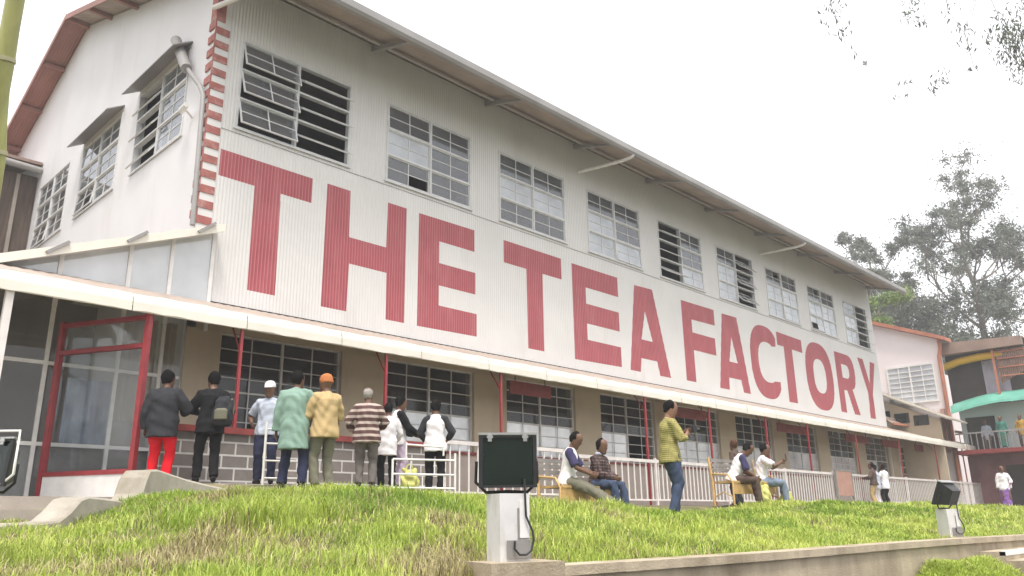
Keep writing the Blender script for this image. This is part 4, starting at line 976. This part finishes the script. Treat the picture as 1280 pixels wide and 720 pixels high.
    if panel:   # contrast yoke over the shoulders
        for (s_, e_) in ((shL, eL), (shR, eR)):
            q = MB(); w2 = wL if s_ is shL else wR
            pts = [S(.458, 0, s_.x*.55), s_, s_.lerp(e_, .5), s_.lerp(e_, .88)] if sl < .6 else [S(.458, 0, s_.x*.55), s_, s_.lerp(e_, .5), e_, e_.lerp(w2, .5), w2]
            q.tube(pts, [.050+t, .058+t, .059+t, .058+t, .048+t, .040+t][:len(pts)], 14); sc(q); fuse(q, 'sleeve', panel, .0125*k*vox, U, 2, .003*k, sd)
    if collar:
        q = MB(); c0 = S(.515)
        q.tube([c0-sp*.01, c0+sp*.035], [.083, .068], 16); sc(q); fuse(q, 'collar', collar, .011*k*vox, U, 1)
    # hair and headgear
    q = MB(); hmat = hm or HAIR
    if hair:
        dz = {'short': .030, 'bald': .018, 'long': .028, 'thick': .040}[hair]; gr = {'short': .006, 'bald': .003, 'long': .010, 'thick': .011}[hair]
        q.sphere(hc+hu*dz-hf*.026, (.085+gr, .096+gr, .104+gr*.8), Hm, 20, 14)
        if hair in ('short', 'thick', 'bald'): loft(q, [(hc-hu*.075-hf*.032, hx*.060, hf*.054), (hc-hu*.02-hf*.030, hx*(.079+gr), hf*.078), (hc+hu*.04-hf*.022, hx*(.08+gr), hf*.084)])
        if hair == 'long':
            cap_chain(q, [hc-hf*.06, hc-hf*.085-hu*.10, S(.40, -.14), S(.26, -.15)], [.07, .055, .04, .022], 12)
        sc(q); h_ = fuse(q, 'hair', hmat, .0095*k*vox, o, 1, .0035*k if hair != 'bald' else .001, sd+1)
    if cap:
        q = MB(); loft(q, [(hc+hu*.035-hf*.008, hx*.094, hf*.114), (hc+hu*.08-hf*.008, hx*.092, hf*.110), (hc+hu*.125-hf*.01, hx*.074, hf*.086), (hc+hu*.150-hf*.012, hx*.03, hf*.036)], 20)
        if cap[1] == 'visor': loft(q, [(hc+hu*.040+hf*.095, hx*.072, hf*.075), (hc+hu*.048+hf*.088, hx*.072, hf*.075)], 18)
        else: loft(q, [(hc-hu*.0-hf*.03, hx*.092, hf*.096), (hc+hu*.05-hf*.01, hx*.097, hf*.113)], 18)
        sc(q); fuse(q, 'cap', cap[0], .0085*k*vox, o, 1)
    o['_k'] = k
    return o
CL_ = {n: cloth('cloth_'+n, c) for n, c in dict(black=(.014,.014,.016), charcoal=(.035,.036,.042), red=(.62,.012,.022), navy=(.028,.032,.065), denim=(.055,.075,.13), jeans_light=(.20,.25,.33), grey=(.15,.135,.125), olive=(.16,.155,.115), green=(.22,.33,.275), tan=(.46,.34,.175), orange=(.45,.17,.065), white=(.74,.72,.74), skyblue=(.44,.48,.56), purple=(.24,.12,.36), plum=(.055,.05,.115), brown=(.10,.07,.06), lilac=(.55,.45,.58), teal=(.06,.19,.15), ochre=(.42,.26,.06), maroon=(.12,.03,.04)).items()}
STRIPE = stripes('striped_knit', (.10,.055,.05), (.46,.38,.34), .105, 'Z', .42)
CHECK = stripes('yellow_check', (.42,.37,.13), (.11,.10,.05), .030, 'Z', .34, third=(.25,.23,.08), grid=True)
PLAID = stripes('dark_plaid', (.075,.05,.048), (.17,.12,.11), .055, 'Z', .3, third=(.03,.02,.03), grid=True)
Cc = CL_
def face_to(x, y, tx, ty): return math.degrees(math.atan2(-(tx-x), ty-y))
QG = 'people queueing at the counter windows'; 
person('man in a black padded jacket and bright red trousers, back turned, by the shop window', -1.20, -2.42, -42, 1.69, 'jacket', Cc['charcoal'], 1, -.22, lm=Cc['red'], hair='thick', rh=(.20,.30,1.12), lh=(-.27,.05,.84), puff=.028, head=(-25, 8), girth=1.1, grp=QG, zb=.60)
p2 = person('person all in black with a backpack on the shoulder, back turned', -.60, -2.72, -18, 1.66, 'jacket', Cc['black'], 1, -.18, lm=Cc['black'], hair='thick', lh=(-.16,.34,1.10), rh=(.2,.24,1.0), puff=.012, head=(20, 12), lf=(-.12,.12,.085), rf=(.1,-.1,.085), grp=QG, zb=.64)
person('man in a white cap and pale shirt facing the bank, at the block wall', .30, -2.85, 140, 1.60, 'shirt', Cc['skyblue'], .5, -.12, lm=Cc['navy'], hair='short', cap=(Cc['white'], 'visor'), lh=(-.22,.16,1.0), rh=(.24,.12,.98), head=(-8, 10), grp=QG, girth=1.05)
person('man in a long pale green coat and navy trousers, back turned', .02, -4.15, -46, 1.70, 'coat', Cc['green'], 1, -.36, lm=Cc['navy'], hair='short', rh=(.20,.30,1.14), lh=(-.28,.04,.80), puff=.018, head=(-18, 4), lf=(-.16,.06,.085), rf=(.15,-.02,.085), grp=QG, girth=1.0)
person('man in a tan jacket and orange knitted cap talking beside the green coat', .40, -4.36, -4, 1.68, 'jacket', Cc['tan'], 1, -.16, lm=Cc['olive'], hair=None, cap=(Cc['orange'], 'knit'), rh=(.14,.28,1.06), lh=(-.16,.30,1.02), puff=.02, head=(12, 6), grp=QG)
person('grey haired man in a brown and cream striped sweater, back turned', 1.82, -3.42, -38, 1.66, 'shirt', STRIPE, 1, -.16, lm=Cc['grey'], hair='bald', hm=HAIRG, rh=(.22,.26,1.03), lh=(-.26,.20,1.0), puff=.012, head=(-20, 10), grp=QG, girth=1.12)
person('person in a white top and black trousers partly hidden by the red post', 2.48, -3.12, -30, 1.48, 'shirt', Cc['white'], 1, -.26, lm=Cc['black'], hair='short', lh=(-.18,.25,.95), rh=(.2,.25,.95), head=(0, 15), grp=QG)
person('dark haired person in a black and white top turned right behind the red post', 2.98, -2.76, -110, 1.68, 'shirt', Cc['white'], 1, -.12, lm=Cc['lilac'], hair='thick', panel=Cc['black'], lh=(-.1,.34,1.02), rh=(.14,.34,1.0), head=(10, 18), grp=QG)
person('woman in a white waistcoat with dark sleeves and black trousers, back turned', 3.12, -3.66, -42, 1.60, 'shirt', Cc['white'], .9, -.16, lm=Cc['black'], hair='thick', panel=Cc['charcoal'], lh=(-.20,.26,1.0), rh=(.24,.22,1.02), head=(15, 14), grp=QG, girth=1.05)
# seated pairs and the photographer
bA = bench('cane coloured bench behind the large floodlight, two men seated on it', 4.98, -5.38, 180)
SA = 'men seated on the first bench'
def bl(b, lx, ly):  # point in a bench's axes
    a = b.rotation_euler.z; return b.location.x+lx*math.cos(a)-ly*math.sin(a), b.location.y+lx*math.sin(a)+ly*math.cos(a)
person('man in a white T-shirt with dark blue sleeves seated with his legs stretched out', 4.60, -5.44, -150, 1.74, 'shirt', Cc['white'], .5, -.1, lm=Cc['olive'], panel=Cc['plum'], hair='short', sit=.44, lean=10, head=(-4, 28), lf=(-.10,.82,.10), rf=(.12,.76,.10), lh=(-.06,.42,.62), rh=(.10,.40,.60), zb=gz(4.8,-5.4)-.02)
person('man in a dark plaid shirt and blue jeans seated on the bench with hands together', 5.44, -5.42, -172, 1.72, 'shirt', PLAID, 1, -.1, lm=Cc['denim'], hair='short', sit=.44, lean=8, head=(0, 10), lf=(-.14,.48,.085), rf=(.12,.44,.085), lh=(-.03,.36,.62), rh=(.05,.36,.62), collar=Cc['skyblue'], zb=gz(5.3,-5.7)-.02)
yc_ = person('man in a yellow checked shirt and jeans standing sideways looking at a camera', 4.24, -7.80, -122, 1.70, 'shirt', CHECK, .6, -.14, lm=Cc['denim'], hair='short', lh=(-.06,.27,1.22), rh=(.09,.26,1.20), head=(-6, 26), lf=(-.09,.06,.085), rf=(.09,-.05,.085), skin=SKIN2, zb=gz(4.24, -7.8))
bB = bench('cane coloured bench farther along the bank with two people and yellow bags', 9.68, -6.03, 174)
person('hunched person in a white T-shirt with dark sleeves seated on the farther bench', 9.22, -6.02, -140, 1.70, 'shirt', Cc['white'], .5, -.1, lm=Cc['brown'], panel=Cc['plum'], hair='short', sit=.46, lean=26, head=(0, 34), lh=(-.05,.46,.55), rh=(.1,.44,.55), vox=1.2)
person('person in a white shirt and jeans seated at the far end looking at a phone', 10.22, -6.12, -145, 1.70, 'shirt', Cc['white'], .5, -.1, lm=Cc['jeans_light'], hair='short', sit=.46, lean=8, head=(-4, 16), lh=(-.02,.44,.92), rh=(.12,.42,.92), vox=1.2)
person('dark haired person in a brown top behind the farther bench', 11.3, -4.95, 0, 1.50, 'shirt', Cc['brown'], 1, -.1, lm=Cc['charcoal'], hair='thick', hm=HAIRB, head=(-20, 0), vox=1.3)
# by the railing far right
FG = 'people far along the walk'
person('person in a dark shirt at the railing beyond the notice board', 25.4, -2.75, 10, 1.62, 'shirt', Cc['brown'], 1, -.1, lm=Cc['tan'], hair='short', lh=(-.2,.3,1.1), rh=(.2,.3,1.1), vox=1.6, grp=FG)
person('person in white and black leaning at the railing beyond the notice board', 26.5, -2.75, -15, 1.60, 'shirt', Cc['white'], 1, -.2, lm=Cc['black'], hair='short', lh=(-.2,.3,1.1), rh=(.2,.3,1.1), vox=1.6, grp=FG)
person('person in pale blue standing between the two at the far railing', 26.0, -2.62, -5, 1.55, 'shirt', Cc['skyblue'], 1, -.2, lm=Cc['white'], hair='short', vox=1.6, grp=FG)
person('woman in a white shawl and long purple skirt walking at the right edge', 29.75, -6.0, 120, 1.58, 'shirt', Cc['white'], 1, -.2, low='skirt', lm=Cc['purple'], hair='long', vox=1.6, grp=FG, lh=(-.2,.2,1.0))
person('woman in a lilac top and violet skirt beside the white shawl', 30.35, -5.85, 110, 1.50, 'shirt', Cc['lilac'], 1, -.2, low='skirt', lm=Cc['purple'], hair='long', vox=1.6, grp=FG)
TG = 'people on the upper terrace'
person('person in a dark green dress on the upper terrace', 40.34, -3.81, 90, 1.62, 'shirt', Cc['teal'], 1, -.3, low='skirt', lm=Cc['teal'], hair='long', vox=2, grp=TG, zb=3.18)
person('person in an ochre top on the upper terrace at the right edge', 40.43, -4.66, 90, 1.62, 'shirt', Cc['ochre'], 1, -.3, low='trousers', lm=Cc['brown'], hair='short', vox=2, grp=TG, zb=3.18)
person('person in a pale top on the upper terrace near the door', 41.33, -2.86, 90, 1.55, 'shirt', Cc['skyblue'], 1, -.3, lm=Cc['grey'], hair='short', vox=2, grp=TG, zb=3.18)

# things they carry
bk = thing('backpack', 'olive and black backpack on the back of the person in black', 'backpack', (-.55, -3.02, 1.52), rz=rad(-42))
m = MB(); loft(m, [(V, Vector((a, 0, 0)), Vector((0, b, 0))) for V, a, b in (((0,0,-.05), .11, .07), ((0,-.01,.02), .15, .10), ((0,-.01,.18), .15, .11), ((0,0,.32), .13, .09), ((0,.01,.40), .07, .05))], 16)
fuse(m, 'pack_body', Cc['charcoal'], .014, bk, 2, .006, 5)
m = MB(); loft(m, [((0,-.115,.03), Vector((.10,0,0)), Vector((0,.035,0))), ((0,-.12,.17), Vector((.10,0,0)), Vector((0,.035,0))), ((0,-.11,.20), Vector((.07,0,0)), Vector((0,.03,0)))], 14); fuse(m, 'front_pocket', Cc['olive'], .012, bk, 2)
m = MB(); m.tube([(.10,.05,.36), (.11,.12,.34), (.11,.14,.18), (.10,.06,.0)], .018, 8); m.tube([(-.10,.05,.36), (-.11,.12,.34), (-.11,.14,.18), (-.10,.06,.0)], .018, 8); m.build('strap', Cc['olive'], bk)
ya = yc_.rotation_euler.z; k_ = yc_['_k']
cpos = Matrix.Rotation(ya, 3, 'Z') @ Vector((.02, .40, 1.27)) * k_ + yc_.location
cm = thing('camera', 'small black camera held by the man in the yellow checked shirt', 'camera', cpos, rz=ya)
m = MB(); m.box(-.07, .07, -.03, .03, -.045, .045); m.box(-.025, .035, -.02, .025, .045, .065); m.build('camera_body', 'black_metal', cm)
m = MB(); m.tube([(0, .03, 0), (0, .10, 0)], [.034, .032], 12); m.build('lens', 'black_metal', cm)
ph_ = thing('phone', 'dark phone held up by the person at the far end of the bench', 'phone', (10.50, -6.52, gz(10.2,-6.3)+1.0), rz=rad(-145))
m = MB(); m.box(-.05, .05, .06, .07, -.06, .10); m.build('phone_body', 'black_metal', ph_); m = MB(); m.box(-.045, .045, .055, .0595, -.05, .09); m.build('screen', 'lamp_glass', ph_)
def bag(label, x, y, s, sd):
    b = thing('carrier_bag', label, 'bag', (x, y, gz(x, y)), 'yellow plastic bags'); m = MB()
    loft(m, [((0,0,.0), Vector((.13,0,0))*s, Vector((0,.09,0))*s), ((0,0,.10*s), Vector((.18,0,0))*s, Vector((0,.13,0))*s), ((0,0,.24*s), Vector((.17,0,0))*s, Vector((0,.12,0))*s), ((.01,0,.30*s), Vector((.14,0,0))*s, Vector((0,.08,0))*s), ((.02,0,.37*s), Vector((.17,0,0))*s, Vector((0,.035,0))*s)], 18)
    fuse(m, 'bag_body', K['bag_yellow'], .016, b, 1, .016, sd)
    m = MB(); m.tube([(-.07*s,0,.35*s), (-.06*s,0,.43*s), (.0,0,.46*s), (.06*s,0,.43*s), (.07*s,0,.35*s)], .012, 6); m.build('handle', 'bag_yellow', b)
bag('crumpled yellow plastic bag at the feet of the hunched person', 9.62, -6.45, 1.0, 1)
bag('crumpled yellow plastic bag at the feet of the person with the phone', 10.55, -6.50, 1.0, 2)
bag('yellow plastic bag standing behind the white metal barrier', 2.72, -3.45, 1.0, 3)
# white tube barrier in front of the queue
br_ = thing('crowd_barrier', 'white tubular metal barrier standing in the grass before the queue', 'barrier', (2.05, -3.85, gz(2.05, -3.85)), rz=rad(-30)); L_ = 1.05
m = MB(); m.tube([(0,0,-.1), (0,0,.52)], .02, 8); m.build('post', 'white_paint', br_)
m = MB(); m.tube([(L_,0,-.1), (L_,0,.62)], .02, 8); m.build('post', 'white_paint', br_)
m = MB(); m.tube([(.22,0,.52), (.22,0,.80)], .016, 8); m.tube([(.85,0,.58), (.85,0,.74)], .016, 8); m.build('post', 'white_paint', br_)
for za, zb_ in ((.06,.04), (.28,.26), (.52,.50)):
    m = MB(); m.tube([(0,0,za), (L_,0,zb_)], .017, 8); m.build('cross_rail', 'white_paint', br_)
m = MB(); m.tube([(.22,0,.76), (.85,0,.72)], .016, 8); m.build('cross_rail', 'white_paint', br_)
for i, x_ in enumerate((.12, .5, .86, .3, .7)):
    m = MB(); z0_ = (.05, .05, .05, .27, .27)[i]; m.tube([(x_,0,z0_), (x_,0,z0_+.22)], .011, 6); m.build('upright', 'white_paint', br_)
br2 = thing('crowd_barrier', 'white tubular metal barrier behind the man in the white cap', 'barrier', (-.35, -3.2, gz(-.3, -3.2)), rz=rad(-12))
for za in (.10, .36, .62, .84):
    m = MB(); m.tube([(.4,0,za), (.95,0,za)], .014, 8); m.build('cross_rail', 'white_paint', br2)
for x_ in (.4, .95):
    m = MB(); m.tube([(x_,0,-.1), (x_,0,.95)], .02, 8); m.build('post', 'white_paint', br2)

# ------------------------------------------------------------------ trees
for i, c in enumerate(((.15,.17,.135), (.18,.20,.15), (.12,.14,.11))): K['gum%d' % i] = mat('gum_leaf', c, .6, .25, 3, trans=.25)
for i, c in enumerate(((.16,.24,.05), (.10,.17,.04), (.24,.32,.08))): K['lime%d' % i] = mat('lime_leaf', c, .6, .25, 3, trans=.3)
def leaves(name, parent, centres, radii, n, size, mats, origin, droop=0):
    c = np.array([tuple(p) for p in centres]); rr = np.array(radii); idx = rng.integers(0, len(c), n)
    dirs = rng.normal(size=(n, 3)); dirs /= np.linalg.norm(dirs, axis=1)[:, None]
    wgt = rng.random(len(c))**1.5+.12; idx = rng.choice(len(c), n, p=wgt/wgt.sum())
    P = c[idx]+dirs*(rr[idx]*np.abs(rng.normal(0, .62, n)))[:, None]*np.array([1, 1, .6])
    a = rng.normal(size=(n, 3)); a[:, 2] -= droop; a /= np.linalg.norm(a, axis=1)[:, None]
    b = np.cross(a, rng.normal(size=(n, 3))); b /= np.linalg.norm(b, axis=1)[:, None]
    s = size*(.6+.8*rng.random(n)); a *= s[:, None]; b *= (s*.38)[:, None]
    V = np.stack([P-a, P+b, P+a, P-b], 1).reshape(-1, 3)-np.array(origin); F = np.arange(4*n).reshape(n, 4)
    # a clump keeps to one tone of leaf
    tone = rng.integers(0, len(mats), len(c)); mi = np.where(rng.random(n) < .7, tone[idx], rng.integers(0, len(mats), n))
    return npmesh(name, V, F, mats, mi, parent)
def tree(label, base, H, crown, name='tree', nleaf=14000, leaf=.22, kind='gum', spread=.5, first=.35, nb=9, seed=1, grp=None, r0=.32, lean=(0, 0), clump=1.0, levels=3):
    R = random.Random(seed); B = Vector(base); t = thing(name, label, 'tree', base, grp)
    m = MB(); tips = []
    top_ = B+Vector((lean[0], lean[1], H)); trunk = []
    for i in range(9):
        f = i/8; trunk.append(B.lerp(top_, f)+Vector((R.uniform(-.25, .25), R.uniform(-.25, .25), 0))*f*H*.06)
    m.tube(trunk, [r0*(1-.8*i/8) for i in range(9)], 9)
    def grow(p, d, L, r, lev):
        q = [p]; dd = d.copy()
        for i in range(4):
            dd = (dd+Vector((R.uniform(-.35, .35), R.uniform(-.35, .35), R.uniform(-.05, .28)))).normalized(); q.append(q[-1]+dd*L/4)
        m.tube(q, [r*(1-.17*i) for i in range(5)], 6)
        if lev == 0: tips.append((q[-1], L)); tips.append((q[-2], L*.8))
        else:
            for k in range(R.randint(3, 4)):
                a = q[R.randint(2, 4)]; nd = (dd+Vector((R.uniform(-1, 1), R.uniform(-1, 1), R.uniform(-.35, .7)))).normalized(); grow(a, nd, L*R.uniform(.45, .7), r*.5, lev-1)
    for k in range(nb):
        f = first+(1-first)*(k+R.random()*.6)/nb; i = min(int(f*8), 7); p = trunk[i].lerp(trunk[i+1], f*8-i)
        a = k*2.4+R.random(); d = Vector((math.cos(a), math.sin(a), R.uniform(.15, .8))).normalized()
        grow(p, d, crown*R.uniform(.65, 1.1)*(1.15-.5*f), r0*.42*(1.1-f*.6), levels-1)
    tips.append((trunk[-1], crown*.5))
    part(m, 'trunk', 'bark', t)
    leaves('crown', t, [p for p, L in tips], [max(.7, L*1.0*clump) for p, L in tips], nleaf, leaf, [kind+'0', kind+'1', kind+'2'], B, .5)
    return t
TB = 'trees behind the far buildings'
tree('tall grey green gum tree with an airy open crown rising at the right edge', (74.5, 4.3, 0), 26, 7.8, 'gum_tree', 36000, .15, seed=4, nb=15, first=.35, r0=.55, grp=TB, clump=.85)
tree('broad dark green gum tree at the foot of the tall one', (72, 10.5, 0), 16.5, 7.0, 'gum_tree', 48000, .15, seed=9, nb=14, first=.3, r0=.4, grp=TB, clump=1.1)
tree('sparse smaller gum tree showing above the end of the factory roof', (70, 11.3, 0), 23.5, 4.6, 'gum_tree', 22000, .14, seed=12, nb=9, first=.5, r0=.35, grp=TB, clump=.8)
tree('dark low tree behind the brown roof at the right edge', (70, -3, 0), 15.5, 5.0, 'gum_tree', 34000, .16, seed=21, nb=10, first=.25, r0=.4, grp=TB)
tree('gum tree with a long arching limb cut off by the right edge', (80, -4.5, 0), 20, 6.5, 'gum_tree', 20000, .15, seed=33, nb=10, first=.4, r0=.45, grp=TB, clump=.75)
tree('bright yellow green tree peeping past the end of the factory', (58, 7.6, 0), 15.8, 2.6, 'cypress_tree', 16000, .17, 'lime', seed=5, nb=16, first=.15, r0=.25, grp=TB, clump=1.1)
tree('grey green tree seen between the bamboo pole and the gable roof', (-2.5, 48, 0), 31, 6.5, 'gum_tree', 26000, .16, seed=7, nb=11, first=.4, r0=.4)
# overhanging tree: stands off to the right, thin sprays reach into the upper right corner
t = thing('overhanging_tree', 'near gum tree out of frame whose thin leaf sprays hang in the upper right sky', 'tree', (16.5, -12.4, -1.5))
m = MB(); R = random.Random(3); base = Vector((16.5, -12.4, -1.5)); fork = Vector((15.6, -12.6, 8.5)); head_ = Vector((14.2, -12.6, 11.5))
m.tube([base, base.lerp(fork, .5)+Vector((.2, 0, 0)), fork, head_, Vector((13.4, -12.4, 13.2))], [.34, .28, .2, .13, .05], 10)
SP = [((8.27,-9.7,9.82), .42, 60), ((8.45,-9.75,9.35), .28, 34), ((8.74,-9.85,8.95), .16, 9), ((8.95,-9.95,8.72), .10, 6), ((9.4,-10.85,9.80), .36, 70), ((9.55,-10.9,9.45), .16, 14), ((9.6,-10.42,8.35), .16, 12), ((9.54,-10.34,8.05), .16, 12), ((10.07,-10.94,8.44), .26, 44), ((9.95,-10.8,8.15), .12, 8), ((10.15,-11.3,9.85), .25, 20), ((10.22,-11.49,9.3), .30, 40), ((10.32,-11.5,8.95), .18, 14), ((10.45,-11.49,8.6), .14, 9), ((10.68,-12.05,9.6), .22, 26), ((10.85,-12.05,9.3), .42, 190), ((10.95,-12.15,8.9), .45, 230), ((11.1,-12.2,8.6), .35, 120), ((11.35,-12.3,9.4), .5, 200), ((11.2,-12.1,8.3), .12, 6), ((9.9,-11.4,10.4), .4, 40), ((11.6,-12.5,9.9), .6, 200), ((10.6,-11.9,10.6), .5, 80)]
CH = [(0,1,2,3), (4,5), (20,10,11,8,9), (12,13), (10,6,7), (22,14), (21,18,15,16,17,19), (22,11,12)]
for ch in CH:      # one thin hanging twig runs through each chain of sprays
    q_ = [Vector(SP[i][0]) for i in ch]; s0 = q_[0]+Vector((.5, -.3, 1.6)); m.tube([Vector((12.1, -12.1, 11.5)), s0, q_[0]+Vector((.03, 0, .3))]+q_, [.02, .009]+[.0055]*(len(q_)+1), 4)
V = []; F = []; MI = []
for (c, r_, n) in SP:
    c = Vector(c)
    for k in range(n):
        d = Vector((R.gauss(0, 1), R.gauss(0, 1), R.gauss(0, 1))).normalized(); p = c+d*r_*R.random()**.6
        a = Vector((R.gauss(0, .6), R.gauss(0, .6), -1.0)).normalized()*R.uniform(.045, .085); b = a.cross(Vector((R.gauss(0, 1), R.gauss(0, 1), R.gauss(0, 1)))).normalized()*R.uniform(.010, .018)
        i = len(V); V += [p-a, p+b, p+a, p-b]; F.append((i, i+1, i+2, i+3)); MI.append(R.randint(0, 2))
m.tube([head_, Vector((12.6, -12.4, 11.6)), Vector((11.6, -11.8, 11.4))], [.10, .05, .02], 7)
part(m, 'trunk', 'bark', t)
npmesh('crown', np.array([tuple(v-base) for v in V]), np.array(F), ['gum0', 'gum1', 'gum2'], np.array(MI), t)

# ------------------------------------------------------------------ grass on the bank
for n_, c in dict(grass_a=(.42,.52,.10), grass_b=(.54,.61,.16), grass_c=(.25,.37,.06), grass_d=(.55,.49,.27), grass_e=(.20,.16,.085)).items(): K[n_] = mat(n_, c, .55, .15, 5, trans=.35, spec=.3)
def fbm(x, y, s):
    return (np.sin(x*1.3*s+2*np.sin(y*.9*s+1))+np.sin(y*1.7*s+1.5*np.sin(x*1.1*s+4))+.6*np.sin((x+y)*3.1*s+2)+.6*np.sin((x-y)*2.7*s+5))/3.2
def blades(n, x0, x1, ylo, yhi, hmin, hmax, wid, zf, dens=None):
    x = rng.uniform(x0, x1, n); u = rng.random(n); y = ylo(x)+(yhi(x)-ylo(x))*u
    d = np.hypot(x+6.15, y+14.68)
    if dens is not None:
        k = rng.random(n) < dens(d); x, y, d = x[k], y[k], d[k]; n = len(x)
    z = zf(x, y)-.01
    pt = fbm(x, y, 1.0); p2 = fbm(x+9, y-4, 2.6)
    h = (hmin+(hmax-hmin)*rng.random(n)**1.6)*(1+.45*p2)*(.75+.5*np.clip(pt+.4, 0, 1))
    a = rng.uniform(0, 2*np.pi, n); tilt = .25+.75*rng.random(n); wv = wid*(.7+.6*rng.random(n))*np.clip(d/6, .8, 3)
    dx, dy = np.cos(a), np.sin(a); bx, by = -dy*wv/2, dx*wv/2
    mx_, my_ = x+dx*h*tilt*.28, y+dy*h*tilt*.28; tx, ty = x+dx*h*tilt*.85, y+dy*h*tilt*.85
    zm, zt = z+h*.6, z+h*(1.0-.28*tilt)
    V = np.stack([np.stack([x-bx, y-by, z], 1), np.stack([x+bx, y+by, z], 1), np.stack([mx_+bx*.8, my_+by*.8, zm], 1), np.stack([mx_-bx*.8, my_-by*.8, zm], 1), np.stack([tx+bx*.12, ty+by*.12, zt], 1), np.stack([tx-bx*.12, ty-by*.12, zt], 1)], 1).reshape(-1, 3)
    i = np.arange(n)*6; F = np.concatenate([np.stack([i, i+1, i+2, i+3], 1), np.stack([i+3, i+2, i+4, i+5], 1)])
    q = pt+.35*rng.normal(size=n); dry = fbm(x*1.3+3, y*1.3, 1.5)+.35*rng.normal(size=n)
    near = np.clip((3-x)/5, 0, 1)
    for cx_, cy_, rx_, ry_, dd_ in PATCH: dry = dry+dd_*np.exp(-((x-cx_)/rx_)**2-((y-cy_)/ry_)**2)
    tuft = 0
    for cx_, cy_, rx_, ry_ in TUFT:
        g_ = np.exp(-((x-cx_)/rx_)**2-((y-cy_)/ry_)**2); q = q-1.5*g_; tuft = tuft+g_
    mi = np.where(q < -.25, 2, np.where(q > .25, 1, 0)); mi = np.where(dry > .95-.55*near, 3, mi); mi = np.where((dry > .80-.45*near) & (rng.random(n) < .30), 4, mi)
    return V, F, np.concatenate([mi, mi])
PATCH = [(-4.5, -9.0, 1.0, .5, .8), (-3.2, -8.7, .7, .4, .45), (-2.9, -6.3, .7, .5, .5), (-1.2, -9.8, .6, .4, .4), (-1.4, -10.3, .9, .3, .7), (1.6, -10.2, 1.2, .3, .4), (-2.6, -9.9, .7, .3, .6)]
TUFT = [(-2.1, -7.3, .9, .5), (-.9, -7.5, .7, .4), (.2, -9.4, .5, .4), (2.8, -8.6, .6, .4), (-3.6, -9.5, .6, .3), (-1.2, -8.6, .6, .3)]  # darker green clumps, their shade put into the blade colour as well
parts = []
lo = lambda x: wall_y(x)+.16
crest = lambda x: -7.3-.9*smooth(5, 12, x)+1.4*smooth(.5, -2.5, x)
parts.append(blades(330000, -6.8, 9, lo, lambda x: crest(x)+1.3, .04, .13, .007, ground, lambda d: np.clip(6.5/d, 0, 1)**1.2))
parts.append(blades(120000, 6, 34, lo, lambda x: crest(x)+1.6, .04, .12, .008, ground, lambda d: np.clip(16/d, 0, 1)))
parts.append(blades(60000, -3.4, 4, lambda x: crest(x)-.5, lambda x: -4.9+0*x, .06, .18, .008, ground))
def vgz(x, y):
    e = np.clip((x-3.2)/1.4, 0, 1)*np.clip((6.2-x)/.3, 0, 1); s_ = wall_y(x)-.13-y
    return -1.58+(.98*np.clip((1.6-s_)/1.3, 0, 1)**.8)*np.sqrt(e)
parts.append(blades(5200, -3.3, -.2, lambda x: -8.5+0*x, lambda x: -7.5+0*x, .14, .28, .008, ground))
parts.append(blades(40000, 3.4, 6.1, lambda x: wall_y(x)-1.6, lambda x: wall_y(x)-.16, .05, .13, .008, vgz))
parts.append(blades(7000, -3.2, 14, lambda x: crest(x)-2.2, lambda x: crest(x)-.1, .08, .17, .009, ground, lambda d: 0*d+.9))
parts.append(blades(16000, -6.8, 1.5, lo, lambda x: lo(x)+2.2, .08, .19, .007, ground))
parts[-1][2][parts[-1][2] == 2] = 1; parts[-3][2][parts[-3][2] == 2] = 0
off = 0; VV, FF, MM = [], [], []
for V, F, mi in parts: VV.append(V); FF.append(F+off); MM.append(mi); off += len(V)
g = npmesh('grass', np.concatenate(VV), np.concatenate(FF), ['grass_a', 'grass_b', 'grass_c', 'grass_d', 'grass_e'], np.concatenate(MM))
tag(g, 'bright green and straw tufted grass covering the bank', 'grass', kind='stuff')

# unseen wooded hillsides, added left and behind to darken the window reflections
ang = np.linspace(rad(98), rad(352), 90); rr_ = np.array([38, 46, 58, 75, 100, 140.]); hh = np.array([-1.6, 2.5, 5, 8, 11, 14.])
AA, RR = np.meshgrid(ang, rr_); ZZ = np.repeat(hh[:, None], 90, 1)*(.8+.25*np.sin(AA*5)+.15*np.sin(AA*13+1)); ZZ[0] = -1.6
e_ = np.clip((AA-rad(98))/.2, 0, 1)*np.clip((rad(352)-AA)/.2, 0, 1); ZZ = -1.6+(ZZ+1.6)*e_*(.45+.55*smooth(rad(225), rad(265), AA))
K['added_hill_wood'] = mat('added_hill_wood', (.05,.075,.03), .9, .4, .4, .6, 1.5)
tag(sheet('added_hills', -6+RR*np.sin(AA), -14+RR*np.cos(AA), ZZ, ['added_hill_wood']), kind='structure')

# thin bright air that pales the far trees
m = MB(); m.box(-406, 406, -450, 420, -2.6, 52)
K['haze_air'] = bpy.data.materials.new('haze_air'); K['haze_air'].use_nodes = True; n = K['haze_air'].node_tree.nodes; n.remove(n['Principled BSDF'])
pv = n.new('ShaderNodeVolumePrincipled'); pv.inputs['Color'].default_value = (.97, .98, 1, 1); pv.inputs['Density'].default_value = .0022; pv.inputs['Anisotropy'].default_value = .2
K['haze_air'].node_tree.links.new(pv.outputs[0], n['Material Output'].inputs['Volume'])
tag(m.build('haze', 'haze_air'), kind='stuff')
